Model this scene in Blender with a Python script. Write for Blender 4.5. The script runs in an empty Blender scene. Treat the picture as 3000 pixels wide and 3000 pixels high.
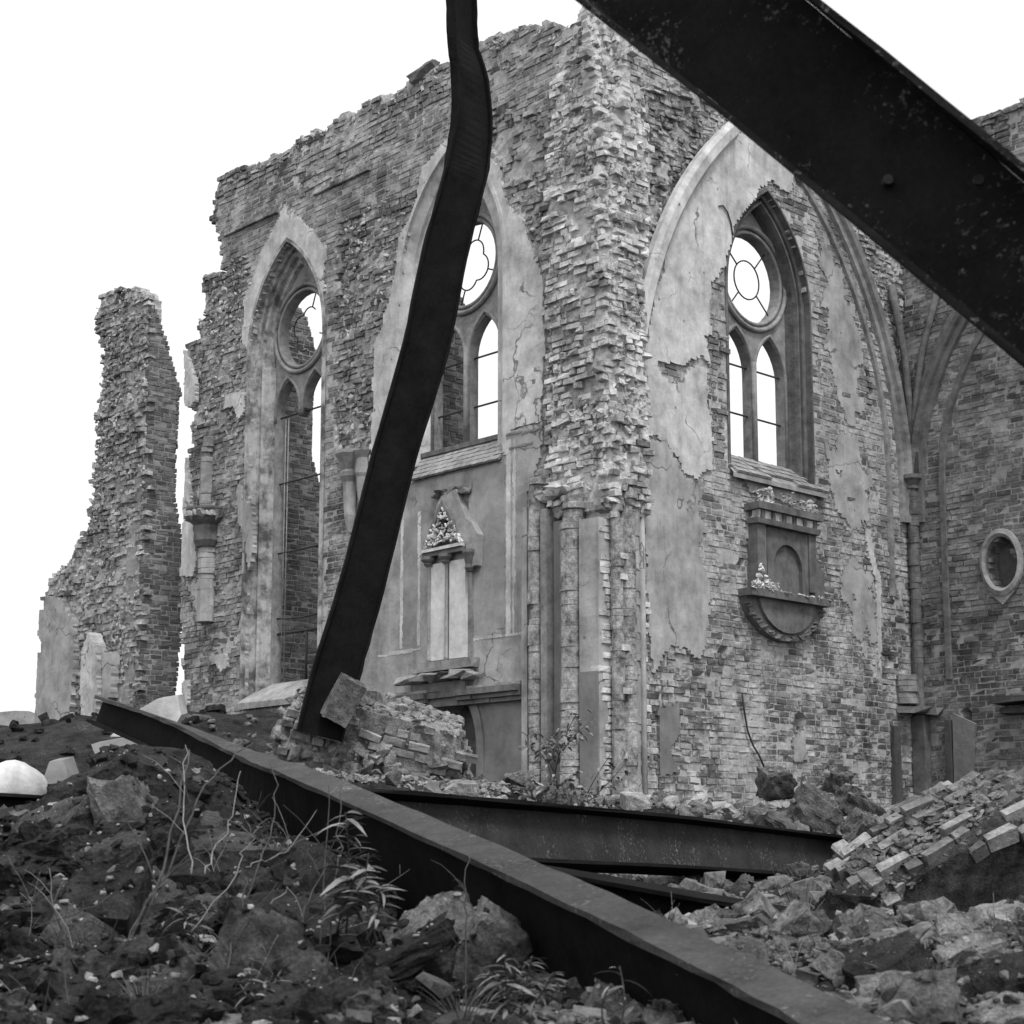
import bpy, bmesh, math, random
import numpy as np
from mathutils import Vector, Matrix, geometry

# ------------------------------------------------------------------ camera, sky, sun, exposure
scn = bpy.context.scene
col = scn.collection
F = 4970.0                      # focal length in pixels of a 3000 px wide picture
PITCH = math.radians(8.0)
HOR = 2490.0                    # horizon line in the 3000 px picture
PY = HOR - F * math.tan(PITCH)
cam_d = bpy.data.cameras.new('camera')
cam_d.sensor_width = 36.0
cam_d.lens = 36.0 * F / 3000.0
cam_d.shift_y = -(1500.0 - PY) / 3000.0
cam_d.clip_start = 0.05
cam_d.clip_end = 2000.0
cam_d.dof.use_dof = True
cam_d.dof.focus_distance = 22.0
cam_d.dof.aperture_fstop = 6.0
cam = bpy.data.objects.new('camera', cam_d)
cam.rotation_euler = (math.pi / 2 + PITCH, 0, 0)
col.objects.link(cam)
scn.camera = cam

SUN_EL, SUN_AZ = math.radians(60), math.radians(160)    # azimuth clockwise from +Y
world = bpy.data.worlds.new('World')
scn.world = world
world.use_nodes = True
wn = world.node_tree
wn.nodes.clear()
sky = wn.nodes.new('ShaderNodeTexSky')
sky.sky_type = 'NISHITA'
sky.sun_disc = False
sky.sun_elevation = SUN_EL
sky.sun_rotation = SUN_AZ
sky.dust_density = 6.0
bw = wn.nodes.new('ShaderNodeRGBToBW')
mixw = wn.nodes.new('ShaderNodeMix')
mixw.data_type = 'RGBA'
mixw.inputs[0].default_value = 0.85                      # even cloud veil over the clear sky
mixw.inputs[7].default_value = (11.5, 11.5, 11.5, 1)
bg = wn.nodes.new('ShaderNodeBackground')
bg.inputs[1].default_value = 0.07
wo = wn.nodes.new('ShaderNodeOutputWorld')
wn.links.new(sky.outputs[0], bw.inputs[0])
wn.links.new(bw.outputs[0], mixw.inputs[6])
wn.links.new(mixw.outputs[2], bg.inputs[0])
wn.links.new(bg.outputs[0], wo.inputs[0])

sun_d = bpy.data.lights.new('sun', 'SUN')
sun_d.energy = 1.5
sun_d.angle = math.radians(16)
sun_d.color = (1, 1, 1)
sun = bpy.data.objects.new('sun', sun_d)
sdir = Vector((math.sin(SUN_AZ) * math.cos(SUN_EL), math.cos(SUN_AZ) * math.cos(SUN_EL), math.sin(SUN_EL)))
sun.rotation_euler = sdir.to_track_quat('Z', 'Y').to_euler()
col.objects.link(sun)
scn.view_settings.view_transform = 'Standard'
scn.view_settings.look = 'None'
scn.view_settings.exposure = 0.62
scn.view_settings.gamma = 1.0
scn.view_settings.use_curve_mapping = False

# ------------------------------------------------------------------ survey: picture rays onto real planes
def ray(x, y):
    cx = (x - 1500.0) / F
    cy = -(y - PY) / F
    return (cx, math.cos(PITCH) - cy * math.sin(PITCH), math.sin(PITCH) + cy * math.cos(PITCH))

def at(x, y, Y):
    r = ray(x, y)
    k = Y / r[1]
    return Vector((r[0] * k, Y, r[2] * k))

AL, AR = math.radians(-46.5), math.radians(43.5)
_c = at(1790, 2000, 25.0)
C0 = (_c.x, _c.y)                       # the projecting corner of the two window walls

def plane(O, th, x, y, d=0.0):
    U = (math.cos(th), math.sin(th)); B = (-math.sin(th), math.cos(th))
    r = ray(x, y); O = (O[0] + B[0] * d, O[1] + B[1] * d)
    t = (O[0] * B[0] + O[1] * B[1]) / (r[0] * B[0] + r[1] * B[1])
    return ((r[0] * t - O[0]) * U[0] + (r[1] * t - O[1]) * U[1], r[2] * t)

def frame_pt(O, th, u, d=0.0):
    return (O[0] + math.cos(th) * u - math.sin(th) * d, O[1] + math.sin(th) * u + math.cos(th) * d)

LP = lambda x, y, d=0.0: plane(C0, AL, x, y, d)
RP = lambda x, y, d=0.0: plane(C0, AR, x, y, d)
A1 = RP(2680, 1900)[0]
C4 = frame_pt(C0, AR, A1)
WP = lambda x, y, d=0.0: plane(C4, AL, x, y, d)

# ------------------------------------------------------------------ numeric helpers
rng = np.random.default_rng(11)
random.seed(5)

def hash2(i, j, s=0):
    i = np.asarray(i, dtype=np.int64); j = np.asarray(j, dtype=np.int64)
    n = (i * 374761393 + j * 668265263 + s * 974634777) & 0x7fffffff
    n = ((n ^ (n >> 13)) * 1274126177) & 0x7fffffff
    n = n ^ (n >> 16)
    return (n & 0xffff) / 65535.0

def vnoise(x, y, s=0):
    x = np.asarray(x, float); y = np.asarray(y, float)
    i = np.floor(x); j = np.floor(y); fx = x - i; fy = y - j
    fx = fx * fx * (3 - 2 * fx); fy = fy * fy * (3 - 2 * fy)
    a = hash2(i, j, s); b = hash2(i + 1, j, s); c = hash2(i, j + 1, s); d = hash2(i + 1, j + 1, s)
    return a + (b - a) * fx + (c - a) * fy + (a - b - c + d) * fx * fy

def fbm(x, y, s=0, o=3):
    r = 0; a = 0.5
    for k in range(o):
        r = r + a * vnoise(np.asarray(x) * 2 ** k, np.asarray(y) * 2 ** k, s + k); a *= 0.5
    return r / (1 - 0.5 ** o)

def pip(poly, u, v):
    u = np.asarray(u, float); v = np.asarray(v, float)
    ins = np.zeros(u.shape, bool)
    n = len(poly)
    for k in range(n):
        x1, y1 = poly[k]; x2, y2 = poly[(k + 1) % n]
        if y1 == y2: continue
        c = ((y1 > v) != (y2 > v)) & (u < (x2 - x1) * (v - y1) / (y2 - y1) + x1)
        ins ^= c
    return ins

def mk_mesh(name, V, Q=None, T=None, mat=None, smooth=None, tone=None):
    V = np.asarray(V, np.float32).reshape(-1, 3)
    parts = []
    if Q is not None and len(Q): parts.append((np.asarray(Q, np.int32), 4))
    if T is not None and len(T): parts.append((np.asarray(T, np.int32), 3))
    me = bpy.data.meshes.new(name)
    me.vertices.add(len(V)); me.vertices.foreach_set('co', V.ravel())
    li = np.concatenate([p.ravel() for p, k in parts]); tot = np.concatenate([np.full(len(p), k, np.int32) for p, k in parts])
    st = np.concatenate([[0], np.cumsum(tot)[:-1]]).astype(np.int32)
    me.loops.add(len(li)); me.loops.foreach_set('vertex_index', li)
    me.polygons.add(len(tot)); me.polygons.foreach_set('loop_start', st); me.polygons.foreach_set('loop_total', tot)
    if smooth is not None:
        sm = np.full(len(tot), bool(smooth)) if np.isscalar(smooth) else np.asarray(smooth, bool)
        me.polygons.foreach_set('use_smooth', sm)
    else:
        me.polygons.foreach_set('use_smooth', np.zeros(len(tot), bool))
    if tone is not None:
        a = me.attributes.new('tone', 'FLOAT', 'FACE')
        a.data.foreach_set('value', np.asarray(tone, np.float32))
    me.update(calc_edges=True)
    if mat: me.materials.append(mat)
    return me

def link(name, me, parent=None):
    o = bpy.data.objects.new(name, me)
    col.objects.link(o)
    if parent: o.parent = parent
    return o

def tag(o, label, cat=None, group=None, kind=None):
    if label: o['label'] = label
    if cat: o['category'] = cat
    if group: o['group'] = group
    if kind: o['kind'] = kind
    return o

def thing(name, label, cat, loc=(0, 0, 0), rz=0.0, group=None):
    o = bpy.data.objects.new(name, None)
    o.empty_display_size = 0.2
    col.objects.link(o)
    o.location = loc; o.rotation_euler = (0, 0, rz)
    return tag(o, label, cat, group)

class MB:
    """collects shapes in local (u, depth, height) coordinates; build() makes one mesh"""
    def __init__(s): s.v = []; s.f = []; s.sm = []
    def add(s, vs, fs, smooth=False):
        b = len(s.v); s.v += [tuple(p) for p in vs]
        s.f += [tuple(b + i for i in f) for f in fs]; s.sm += [smooth] * len(fs)
    def box(s, u0, u1, d0, d1, v0, v1, j=0.0):
        vs = [(u, d, v) for v in (v0, v1) for d in (d0, d1) for u in (u0, u1)]
        if j: vs = [tuple(c + random.uniform(-j, j) for c in p) for p in vs]
        s.add(vs, [(0, 1, 5, 4), (1, 3, 7, 5), (3, 2, 6, 7), (2, 0, 4, 6), (4, 5, 7, 6), (2, 3, 1, 0)])
    def prism(s, poly, d0, d1, holes=()):
        loops = [list(poly)] + [list(h) for h in holes]
        tris = geometry.tessellate_polygon([[Vector((u, v, 0)) for u, v in lp] for lp in loops])
        flat = [p for lp in loops for p in lp]; n = len(flat)
        def cw(t):
            (a, b), (c, d), (e, f) = (flat[i] for i in t)
            return (c - a) * (f - b) - (e - a) * (d - b)
        tr = [t if cw(t) > 0 else tuple(reversed(t)) for t in tris]
        vs = [(u, d0, v) for u, v in flat] + [(u, d1, v) for u, v in flat]
        fs = list(tr) + [tuple(n + i for i in reversed(t)) for t in tr]
        b = 0
        for k, lp in enumerate(loops):
            m = len(lp); ar = sum(lp[i][0] * lp[(i + 1) % m][1] - lp[(i + 1) % m][0] * lp[i][1] for i in range(m))
            rev = (ar > 0) == (k > 0)
            for i in range(m):
                i2 = (i + 1) % m
                q = (b + i, n + b + i, n + b + i2, b + i2)
                fs.append(q if rev else tuple(reversed(q)))
            b += m
        s.add(vs, fs)
    def tube(s, path, r, n=6, closed=False, smooth=True, r2=None):
        path = [Vector(p) for p in path]; m = len(path); vs = []
        for i, p in enumerate(path):
            a = path[(i - 1) % m] if (closed or i > 0) else p
            b = path[(i + 1) % m] if (closed or i < m - 1) else p
            t = (b - a).normalized() if (b - a).length > 1e-9 else Vector((0, 0, 1))
            x = t.cross(Vector((0, 1, 0)))
            if x.length < 0.2: x = t.cross(Vector((1, 0, 0)))
            x.normalize(); y = t.cross(x)
            rr = r if r2 is None else r + (r2 - r) * i / max(1, m - 1)
            for k in range(n):
                an = 2 * math.pi * k / n
                vs.append(p + x * (rr * math.cos(an)) + y * (rr * math.sin(an)))
        fs = []
        for i in range(m if closed else m - 1):
            for k in range(n):
                a = i * n + k; b = i * n + (k + 1) % n; c = ((i + 1) % m) * n + (k + 1) % n; d = ((i + 1) % m) * n + k
                fs.append((a, b, c, d))
        if not closed:
            fs.append(tuple(range(n - 1, -1, -1))); fs.append(tuple((m - 1) * n + k for k in range(n)))
        s.add(vs, fs, smooth)
    def lathe(s, u, d, prof, n=12, smooth=False, sc=1.0):
        vs = []
        for r, z in prof:
            for k in range(n):
                an = 2 * math.pi * k / n
                vs.append((u + r * math.cos(an), d + sc * r * math.sin(an), z))
        fs = []
        for i in range(len(prof) - 1):
            for k in range(n):
                fs.append((i * n + k, i * n + (k + 1) % n, (i + 1) * n + (k + 1) % n, (i + 1) * n + k))
        fs.append(tuple(range(n - 1, -1, -1))); fs.append(tuple((len(prof) - 1) * n + k for k in range(n)))
        s.add(vs, fs, smooth)
    def blob(s, c, r, amp=0.25, seed=0, sub=2, smooth=True):
        bm = bmesh.new(); bmesh.ops.create_icosphere(bm, subdivisions=sub, radius=1.0)
        rr = random.Random(seed)
        ph = [Vector((rr.uniform(-4, 4), rr.uniform(-4, 4), rr.uniform(-4, 4))) for _ in range(4)]
        vs = []
        for v in bm.verts:
            k = 1 + amp * sum(math.sin(q.dot(v.co) + i) for i, q in enumerate(ph)) / 2
            vs.append((c[0] + v.co.x * r[0] * k, c[1] + v.co.y * r[1] * k, c[2] + v.co.z * r[2] * k))
        fs = [tuple(v.index for v in f.verts) for f in bm.faces]
        bm.free(); s.add(vs, fs, smooth)
    def loft(s, rings, smooth=False):
        n = len(rings[0]); vs = [p for r in rings for p in r]; fs = []
        for i in range(len(rings) - 1):
            for k in range(n - 1):
                fs.append((i * n + k, (i + 1) * n + k, (i + 1) * n + k + 1, i * n + k + 1))
        s.add(vs, fs, smooth)
    def build(s, name, mat, parent=None, fix=False):
        me = bpy.data.meshes.new(name)
        me.from_pydata(s.v, [], s.f)
        me.polygons.foreach_set('use_smooth', s.sm)
        me.update()
        if fix:
            bm = bmesh.new(); bm.from_mesh(me); bmesh.ops.recalc_face_normals(bm, faces=bm.faces); bm.to_mesh(me); bm.free()
        me.materials.append(mat)
        return link(name, me, parent)

# ------------------------------------------------------------------ materials (black-and-white place: neutral greys)
def mat_new(name, rough=0.95, spec=0.15):
    m = bpy.data.materials.new(name); m.use_nodes = True
    nt = m.node_tree; nt.nodes.clear()
    out = nt.nodes.new('ShaderNodeOutputMaterial'); b = nt.nodes.new('ShaderNodeBsdfPrincipled')
    b.inputs['Roughness'].default_value = rough
    b.inputs['Specular IOR Level'].default_value = spec
    nt.links.new(b.outputs[0], out.inputs[0])
    return m, nt, b

def N(nt, typ, **kw):
    n = nt.nodes.new(typ)
    for k, v in kw.items(): setattr(n, k, v)
    return n

def math_n(nt, op, a, b=None, clamp=False):
    n = nt.nodes.new('ShaderNodeMath'); n.operation = op; n.use_clamp = clamp
    for i, x in enumerate((a, b)):
        if x is None: continue
        if isinstance(x, (int, float)): n.inputs[i].default_value = x
        else: nt.links.new(x, n.inputs[i])
    return n.outputs[0]

def maprange(nt, x, a, b, c, d):
    n = nt.nodes.new('ShaderNodeMapRange'); n.clamp = True
    nt.links.new(x, n.inputs[0])
    for i, q in enumerate((a, b, c, d)): n.inputs[1 + i].default_value = q
    return n.outputs[0]

def noise_n(nt, vec, scale, detail=4.0, rough=0.6):
    n = nt.nodes.new('ShaderNodeTexNoise'); n.inputs['Scale'].default_value = scale
    n.inputs['Detail'].default_value = detail; n.inputs['Roughness'].default_value = rough
    nt.links.new(vec, n.inputs['Vector'])
    return n.outputs[0]

def scaled(nt, vec, s):
    n = nt.nodes.new('ShaderNodeMapping'); n.inputs['Scale'].default_value = s
    nt.links.new(vec, n.inputs['Vector'])
    return n.outputs[0]

def mixv(nt, f, a, b):
    n = nt.nodes.new('ShaderNodeMix'); n.data_type = 'FLOAT'
    for i, x in ((0, f), (2, a), (3, b)):
        if isinstance(x, (int, float)): n.inputs[i].default_value = x
        else: nt.links.new(x, n.inputs[i])
    return n.outputs[0]

def world_pos(nt):
    return nt.nodes.new('ShaderNodeNewGeometry').outputs['Position']

def bump_n(nt, h, b, dist=0.01, strength=0.6):
    n = nt.nodes.new('ShaderNodeBump'); n.inputs['Distance'].default_value = dist; n.inputs['Strength'].default_value = strength
    nt.links.new(h, n.inputs['Height']); nt.links.new(n.outputs[0], b.inputs['Normal'])

def brick_mat(name, lo, hi, lime=0.45, lime_amt=0.4, soot=0.3):
    m, nt, b = mat_new(name)
    P = world_pos(nt)
    a = N(nt, 'ShaderNodeAttribute', attribute_name='tone').outputs['Fac']
    r = nt.nodes.new('ShaderNodeObjectInfo').outputs['Random']
    neg = math_n(nt, 'LESS_THAN', a, -0.5)
    t = mixv(nt, neg, a, r)
    base = maprange(nt, t, 0, 1, lo, hi)
    n1 = noise_n(nt, P, 14, 5, 0.7)
    base = math_n(nt, 'MULTIPLY', base, maprange(nt, n1, 0.25, 0.75, 0.65, 1.35))
    big = noise_n(nt, P, 0.55, 5, 0.65)
    mid = noise_n(nt, P, 2.3, 6, 0.7)
    base = math_n(nt, 'MULTIPLY', base, maprange(nt, big, 0.36, 0.60, 1 - soot, 1.15))
    base = math_n(nt, 'MULTIPLY', base, maprange(nt, mid, 0.34, 0.64, 0.6, 1.25))
    l1 = noise_n(nt, P, 1.7, 8, 0.74)
    l2 = noise_n(nt, P, 22, 4, 0.7)
    lm = math_n(nt, 'ADD', l1, math_n(nt, 'MULTIPLY', l2, 0.35))
    th = 0.86 - 0.24 * lime_amt
    lmask = maprange(nt, lm, th - 0.1, th + 0.08, 0, min(1, 0.35 + lime_amt))
    lmask = math_n(nt, 'MULTIPLY', lmask, maprange(nt, t, 0.0, 0.12, 0.12, 1.0))
    val = mixv(nt, lmask, base, lime)
    nt.links.new(val, b.inputs['Base Color'])
    bump_n(nt, math_n(nt, 'ADD', n1, math_n(nt, 'MULTIPLY', noise_n(nt, P, 60, 3), 0.6)), b, 0.02, 0.55)
    return m

def stone_mat(name, lo, hi, scale=6.0, streak=0.0, bump=0.01, rough=0.95, spec=0.15, pits=0.0, big=0.8, cont=(0.37, 0.63), speck=0.0, speck_amt=0.0):
    m, nt, b = mat_new(name, rough, spec)
    P = world_pos(nt)
    n1 = noise_n(nt, P, scale, 7, 0.68); n2 = noise_n(nt, P, big, 5, 0.6)
    mix = math_n(nt, 'ADD', math_n(nt, 'MULTIPLY', n1, 0.55), math_n(nt, 'MULTIPLY', n2, 0.45))
    if streak:
        st = noise_n(nt, scaled(nt, P, (2.2, 2.2, 0.5)), 1.2, 6, 0.7)
        mix = math_n(nt, 'ADD', math_n(nt, 'MULTIPLY', mix, 1 - streak), math_n(nt, 'MULTIPLY', st, streak))
    val = maprange(nt, mix, cont[0], cont[1], lo, hi)
    if pits:
        vo = nt.nodes.new('ShaderNodeTexVoronoi'); vo.inputs['Scale'].default_value = 2.2
        nt.links.new(P, vo.inputs['Vector'])
        pm = maprange(nt, vo.outputs['Distance'], 0.03, 0.075, pits, 0)
        val = mixv(nt, pm, val, 0.07)
    if pits:
        wv = nt.nodes.new('ShaderNodeVectorMath'); wv.operation = 'ADD'
        nn = nt.nodes.new('ShaderNodeTexNoise'); nn.inputs['Scale'].default_value = 1.6; nn.inputs['Detail'].default_value = 6; nt.links.new(P, nn.inputs['Vector'])
        nt.links.new(P, wv.inputs[0]); nt.links.new(nn.outputs['Color'], wv.inputs[1])
        ve = nt.nodes.new('ShaderNodeTexVoronoi'); ve.feature = 'DISTANCE_TO_EDGE'; ve.inputs['Scale'].default_value = 0.55
        nt.links.new(wv.outputs[0], ve.inputs['Vector'])
        cm = math_n(nt, 'MULTIPLY', maprange(nt, ve.outputs['Distance'], 0.004, 0.012, 0.75, 0), maprange(nt, n2, 0.46, 0.56, 0, 1))
        val = mixv(nt, cm, val, 0.08)
        st2 = noise_n(nt, scaled(nt, P, (3.5, 3.5, 0.22)), 1.3, 5, 0.7)
        val = math_n(nt, 'MULTIPLY', val, maprange(nt, st2, 0.54, 0.72, 1.0, 0.76))
    fine = noise_n(nt, P, scale * 6, 5, 0.75)
    if speck:
        sm = math_n(nt, 'ADD', math_n(nt, 'MULTIPLY', fine, 0.7), math_n(nt, 'MULTIPLY', n2, 0.3))
        val = math_n(nt, 'MULTIPLY', val, maprange(nt, fine, 0.3, 0.7, 0.5, 1.5))
        val = mixv(nt, maprange(nt, sm, 0.66 - 0.1 * speck_amt, 0.74 - 0.1 * speck_amt, 0, 0.9), val, speck)
    nt.links.new(val, b.inputs['Base Color'])
    bump_n(nt, math_n(nt, 'ADD', n1, math_n(nt, 'MULTIPLY', fine, 0.6)), b, bump, 0.8)
    return m

def steel_mat(name, lo, hi, speck=0.0):
    m, nt, b = mat_new(name, 0.9, 0.06)
    P = world_pos(nt)
    n1 = noise_n(nt, P, 3.0, 8, 0.7); n2 = noise_n(nt, scaled(nt, P, (1, 1, 1)), 40, 4, 0.7)
    n3 = noise_n(nt, P, 120, 3, 0.8)
    val = maprange(nt, math_n(nt, 'ADD', math_n(nt, 'MULTIPLY', n1, 0.5), math_n(nt, 'ADD', math_n(nt, 'MULTIPLY', n2, 0.3), math_n(nt, 'MULTIPLY', n3, 0.2))), 0.36, 0.66, lo, hi)
    if speck:
        v = noise_n(nt, P, 34, 6, 0.78); w = noise_n(nt, P, 2.2, 4, 0.6)
        th = math_n(nt, 'ADD', v, math_n(nt, 'MULTIPLY', w, 0.5))
        val = mixv(nt, maprange(nt, th, 0.84, 0.98, 0, 1), val, speck)
    nt.links.new(val, b.inputs['Base Color'])
    bump_n(nt, math_n(nt, 'ADD', n1, n2), b, 0.004, 0.5)
    return m

M = {}
M['brick_L'] = brick_mat('brick_L', 0.12, 0.36, 0.56, 0.50, 0.5)
M['brick_R'] = brick_mat('brick_R', 0.12, 0.38, 0.58, 0.55, 0.6)
M['brick_W'] = brick_mat('brick_W', 0.08, 0.25, 0.40, 0.36, 0.5)
M['brick_pier'] = brick_mat('brick_pier', 0.17, 0.50, 0.76, 0.72, 0.35)
M['brick_tower'] = brick_mat('brick_tower', 0.14, 0.44, 0.64, 0.55, 0.4)
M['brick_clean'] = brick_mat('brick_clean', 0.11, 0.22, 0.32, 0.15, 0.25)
M['brick_rubble'] = brick_mat('brick_rubble', 0.03, 0.14, 0.36, 0.25, 0.35)
M['brick_rubble_r'] = brick_mat('brick_rubble_r', 0.06, 0.22, 0.45, 0.35, 0.35)
M['brick_heap'] = brick_mat('brick_heap', 0.12, 0.32, 0.5, 0.45, 0.35)
M['brick_chunk'] = brick_mat('brick_chunk', 0.09, 0.26, 0.45, 0.42, 0.35)
M['mortar'] = stone_mat('mortar', 0.26, 0.60, 9, bump=0.03)
M['mortar_dark'] = stone_mat('mortar_dark', 0.22, 0.42, 9, bump=0.02)
M['mortar_pier'] = stone_mat('mortar_pier', 0.28, 0.76, 8, bump=0.05)
M['plaster'] = stone_mat('plaster', 0.30, 0.80, 3.4, 0.18, 0.015, pits=0.9, big=1.1)
M['plaster_grey'] = stone_mat('plaster_grey', 0.17, 0.54, 2.6, 0.22, 0.015, pits=0.7, big=1.0)
M['plaster_dark'] = stone_mat('plaster_dark', 0.14, 0.30, 3.0, 0.2, 0.015, big=1.0)
M['plaster_dark2'] = stone_mat('plaster_dark2', 0.20, 0.44, 2.6, 0.2, 0.012, big=1.0)
M['jamb'] = stone_mat('jamb', 0.12, 0.40, 6, 0.15, 0.03, big=1.4)
M['jamb_dark'] = stone_mat('jamb_dark', 0.06, 0.22, 6, 0.15, 0.03, big=1.4)
M['tracery'] = stone_mat('tracery', 0.14, 0.40, 7, 0.15, 0.02, big=1.5)
M['marble'] = stone_mat('marble', 0.45, 0.85, 7, 0.3, 0.012)
M['carving'] = stone_mat('carving', 0.22, 0.75, 9, 0.2, 0.015, big=3.0, cont=(.42, .58))
M['stone_dark'] = stone_mat('stone_dark', 0.06, 0.24, 6, 0.35, 0.02)
M['stone_mid'] = stone_mat('stone_mid', 0.16, 0.44, 7, 0.2, 0.02, big=1.5)
M['drum'] = stone_mat('drum', 0.11, 0.58, 9, 0.1, 0.05, big=2.6, cont=(.40, .60), speck=.6, speck_amt=.3)
M['reveal_patchy'] = stone_mat('reveal_patchy', 0.12, 0.52, 5, 0.15, 0.03, big=1.3, cont=(0.42, 0.56))
M['stone_loose'] = stone_mat('stone_loose', 0.05, 0.36, 10, bump=0.06, big=2.5, speck=0.55, speck_amt=.5)
M['iron'] = stone_mat('iron', 0.03, 0.08, 20, bump=0.003)
M['steel'] = steel_mat('steel', 0.004, 0.018)
M['steel_speck'] = steel_mat('steel_speck', 0.008, 0.022, 0.2)
M['steel_grey'] = steel_mat('steel_grey', 0.02, 0.06, 0.2)
M['steel_worn_lit'] = steel_mat('steel_worn_lit', 0.035, 0.105, 0.22)
M['rubble_dark'] = stone_mat('rubble_dark', 0.008, 0.062, 10, bump=0.06, big=2.0, speck=0.30, speck_amt=.5)
M['rubble_pale'] = stone_mat('rubble_pale', 0.12, 0.60, 9, bump=0.06, big=2.0, speck=0.7, speck_amt=.6)
M['rubble_mid'] = stone_mat('rubble_mid', 0.035, 0.30, 10, bump=0.06, big=2.0, speck=0.5, speck_amt=.6)
M['rubble_heap'] = stone_mat('rubble_heap', 0.09, 0.46, 9, bump=0.06, big=2.0, speck=0.6, speck_amt=.6)
M['rubble_dark2'] = stone_mat('rubble_dark2', 0.015, 0.13, 10, bump=0.06, big=2.0, speck=0.4, speck_amt=.5)
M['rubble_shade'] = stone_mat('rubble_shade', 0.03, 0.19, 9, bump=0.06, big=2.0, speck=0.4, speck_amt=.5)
M['ground'] = stone_mat('ground', 0.010, 0.065, 7, bump=0.10, big=1.4, speck=0.35, speck_amt=.6)
M['leaf'] = stone_mat('leaf', 0.05, 0.17, 9, bump=0.002, rough=0.6, spec=0.3)
M['leaf_pale'] = stone_mat('leaf_pale', 0.14, 0.34, 9, bump=0.002, rough=0.6, spec=0.3)
M['twig'] = stone_mat('twig', 0.03, 0.10, 15, bump=0.002)
M['twig_pale'] = stone_mat('twig_pale', 0.14, 0.32, 15, bump=0.002)
M['timber'] = stone_mat('timber', 0.04, 0.12, 10, 0.4, 0.01)

# ------------------------------------------------------------------ masonry builders
def slab(name, parent, mat, bounds, step, mask, front, back=None, jit=0.25, smooth=False, seed=0, both=True):
    """a sheet of masonry or plaster: cells of a grid inside mask, front at depth front(u,v), sides back to depth back"""
    u0, u1, v0, v1 = bounds
    nu = max(2, int(round((u1 - u0) / step))); nv = max(2, int(round((v1 - v0) / step)))
    us = np.linspace(u0, u1, nu + 1); vs = np.linspace(v0, v1, nv + 1)
    UC, VC = np.meshgrid((us[:-1] + us[1:]) / 2, (vs[:-1] + vs[1:]) / 2)
    m = mask(UC, VC)
    if not m.any(): return None
    U, V = np.meshgrid(us, vs)
    r = np.random.default_rng(seed + 3)
    Uj = U + r.uniform(-jit, jit, U.shape) * step; Vj = V + r.uniform(-jit, jit, V.shape) * step
    D = front(U, V) * np.ones_like(U)
    idx = np.arange((nu + 1) * (nv + 1)).reshape(nv + 1, nu + 1)
    q = np.stack([idx[:-1, :-1], idx[:-1, 1:], idx[1:, 1:], idx[1:, :-1]], -1)[m]
    V3 = np.stack([Uj, D, Vj], -1).reshape(-1, 3)
    faces = [q]; sm = [np.full(len(q), smooth)]
    n0 = len(V3)
    if back is not None:
        B3 = V3.copy(); B3[:, 1] = back
        V3 = np.concatenate([V3, B3, V3])                     # third copy keeps the edges of the front sharp
        mp = np.pad(m, 1)
        for (dj, di, a, b) in ((0, -1, (1, 0), (0, 0)), (0, 1, (0, 1), (1, 1)), (-1, 0, (0, 0), (0, 1)), (1, 0, (1, 1), (1, 0))):
            e = m & ~mp[1 + dj:1 + dj + nv, 1 + di:1 + di + nu]
            jj, ii = np.nonzero(e)
            A = idx[jj + a[0], ii + a[1]]; Bq = idx[jj + b[0], ii + b[1]]
            f = np.stack([A + 2 * n0, A + n0, Bq + n0, Bq + 2 * n0], -1)
            faces.append(f[:, ::-1]); sm.append(np.zeros(len(f), bool))
        if both:
            faces.append((q + n0)[:, ::-1]); sm.append(np.zeros(len(q), bool))
    Q = np.concatenate(faces); sm = np.concatenate(sm)
    used = np.unique(Q); re = np.zeros(len(V3), np.int64); re[used] = np.arange(len(used))
    me = mk_mesh(name, V3[used], re[Q], mat=mat, smooth=sm)
    return link(name, me, parent)

def brick_shape(n, seed, jx):
    """n boxes with worn arrises: 12 points, 9 quads each, unit size: x length, y depth into the wall, z height"""
    r = np.random.default_rng(seed)
    c = 0.06
    P = np.array([[-.5, 1, -.5], [.5, 1, -.5], [.5, 1, .5], [-.5, 1, .5],
                  [-.5, .07, -.5], [.5, .07, -.5], [.5, .07, .5], [-.5, .07, .5],
                  [-.5 + .025, 0, -.5 + c], [.5 - .025, 0, -.5 + c], [.5 - .025, 0, .5 - c], [-.5 + .025, 0, .5 - c]])
    return np.repeat(P[None], n, 0) + r.uniform(-1, 1, (n, 12, 3)) * np.array([0.025, 0.05, 0.06]) * jx
BQ = np.array([[4, 5, 9, 8], [5, 6, 10, 9], [6, 7, 11, 10], [7, 4, 8, 11], [8, 9, 10, 11],
               [0, 1, 5, 4], [1, 2, 6, 5], [2, 3, 7, 6], [3, 0, 4, 7]])

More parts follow.
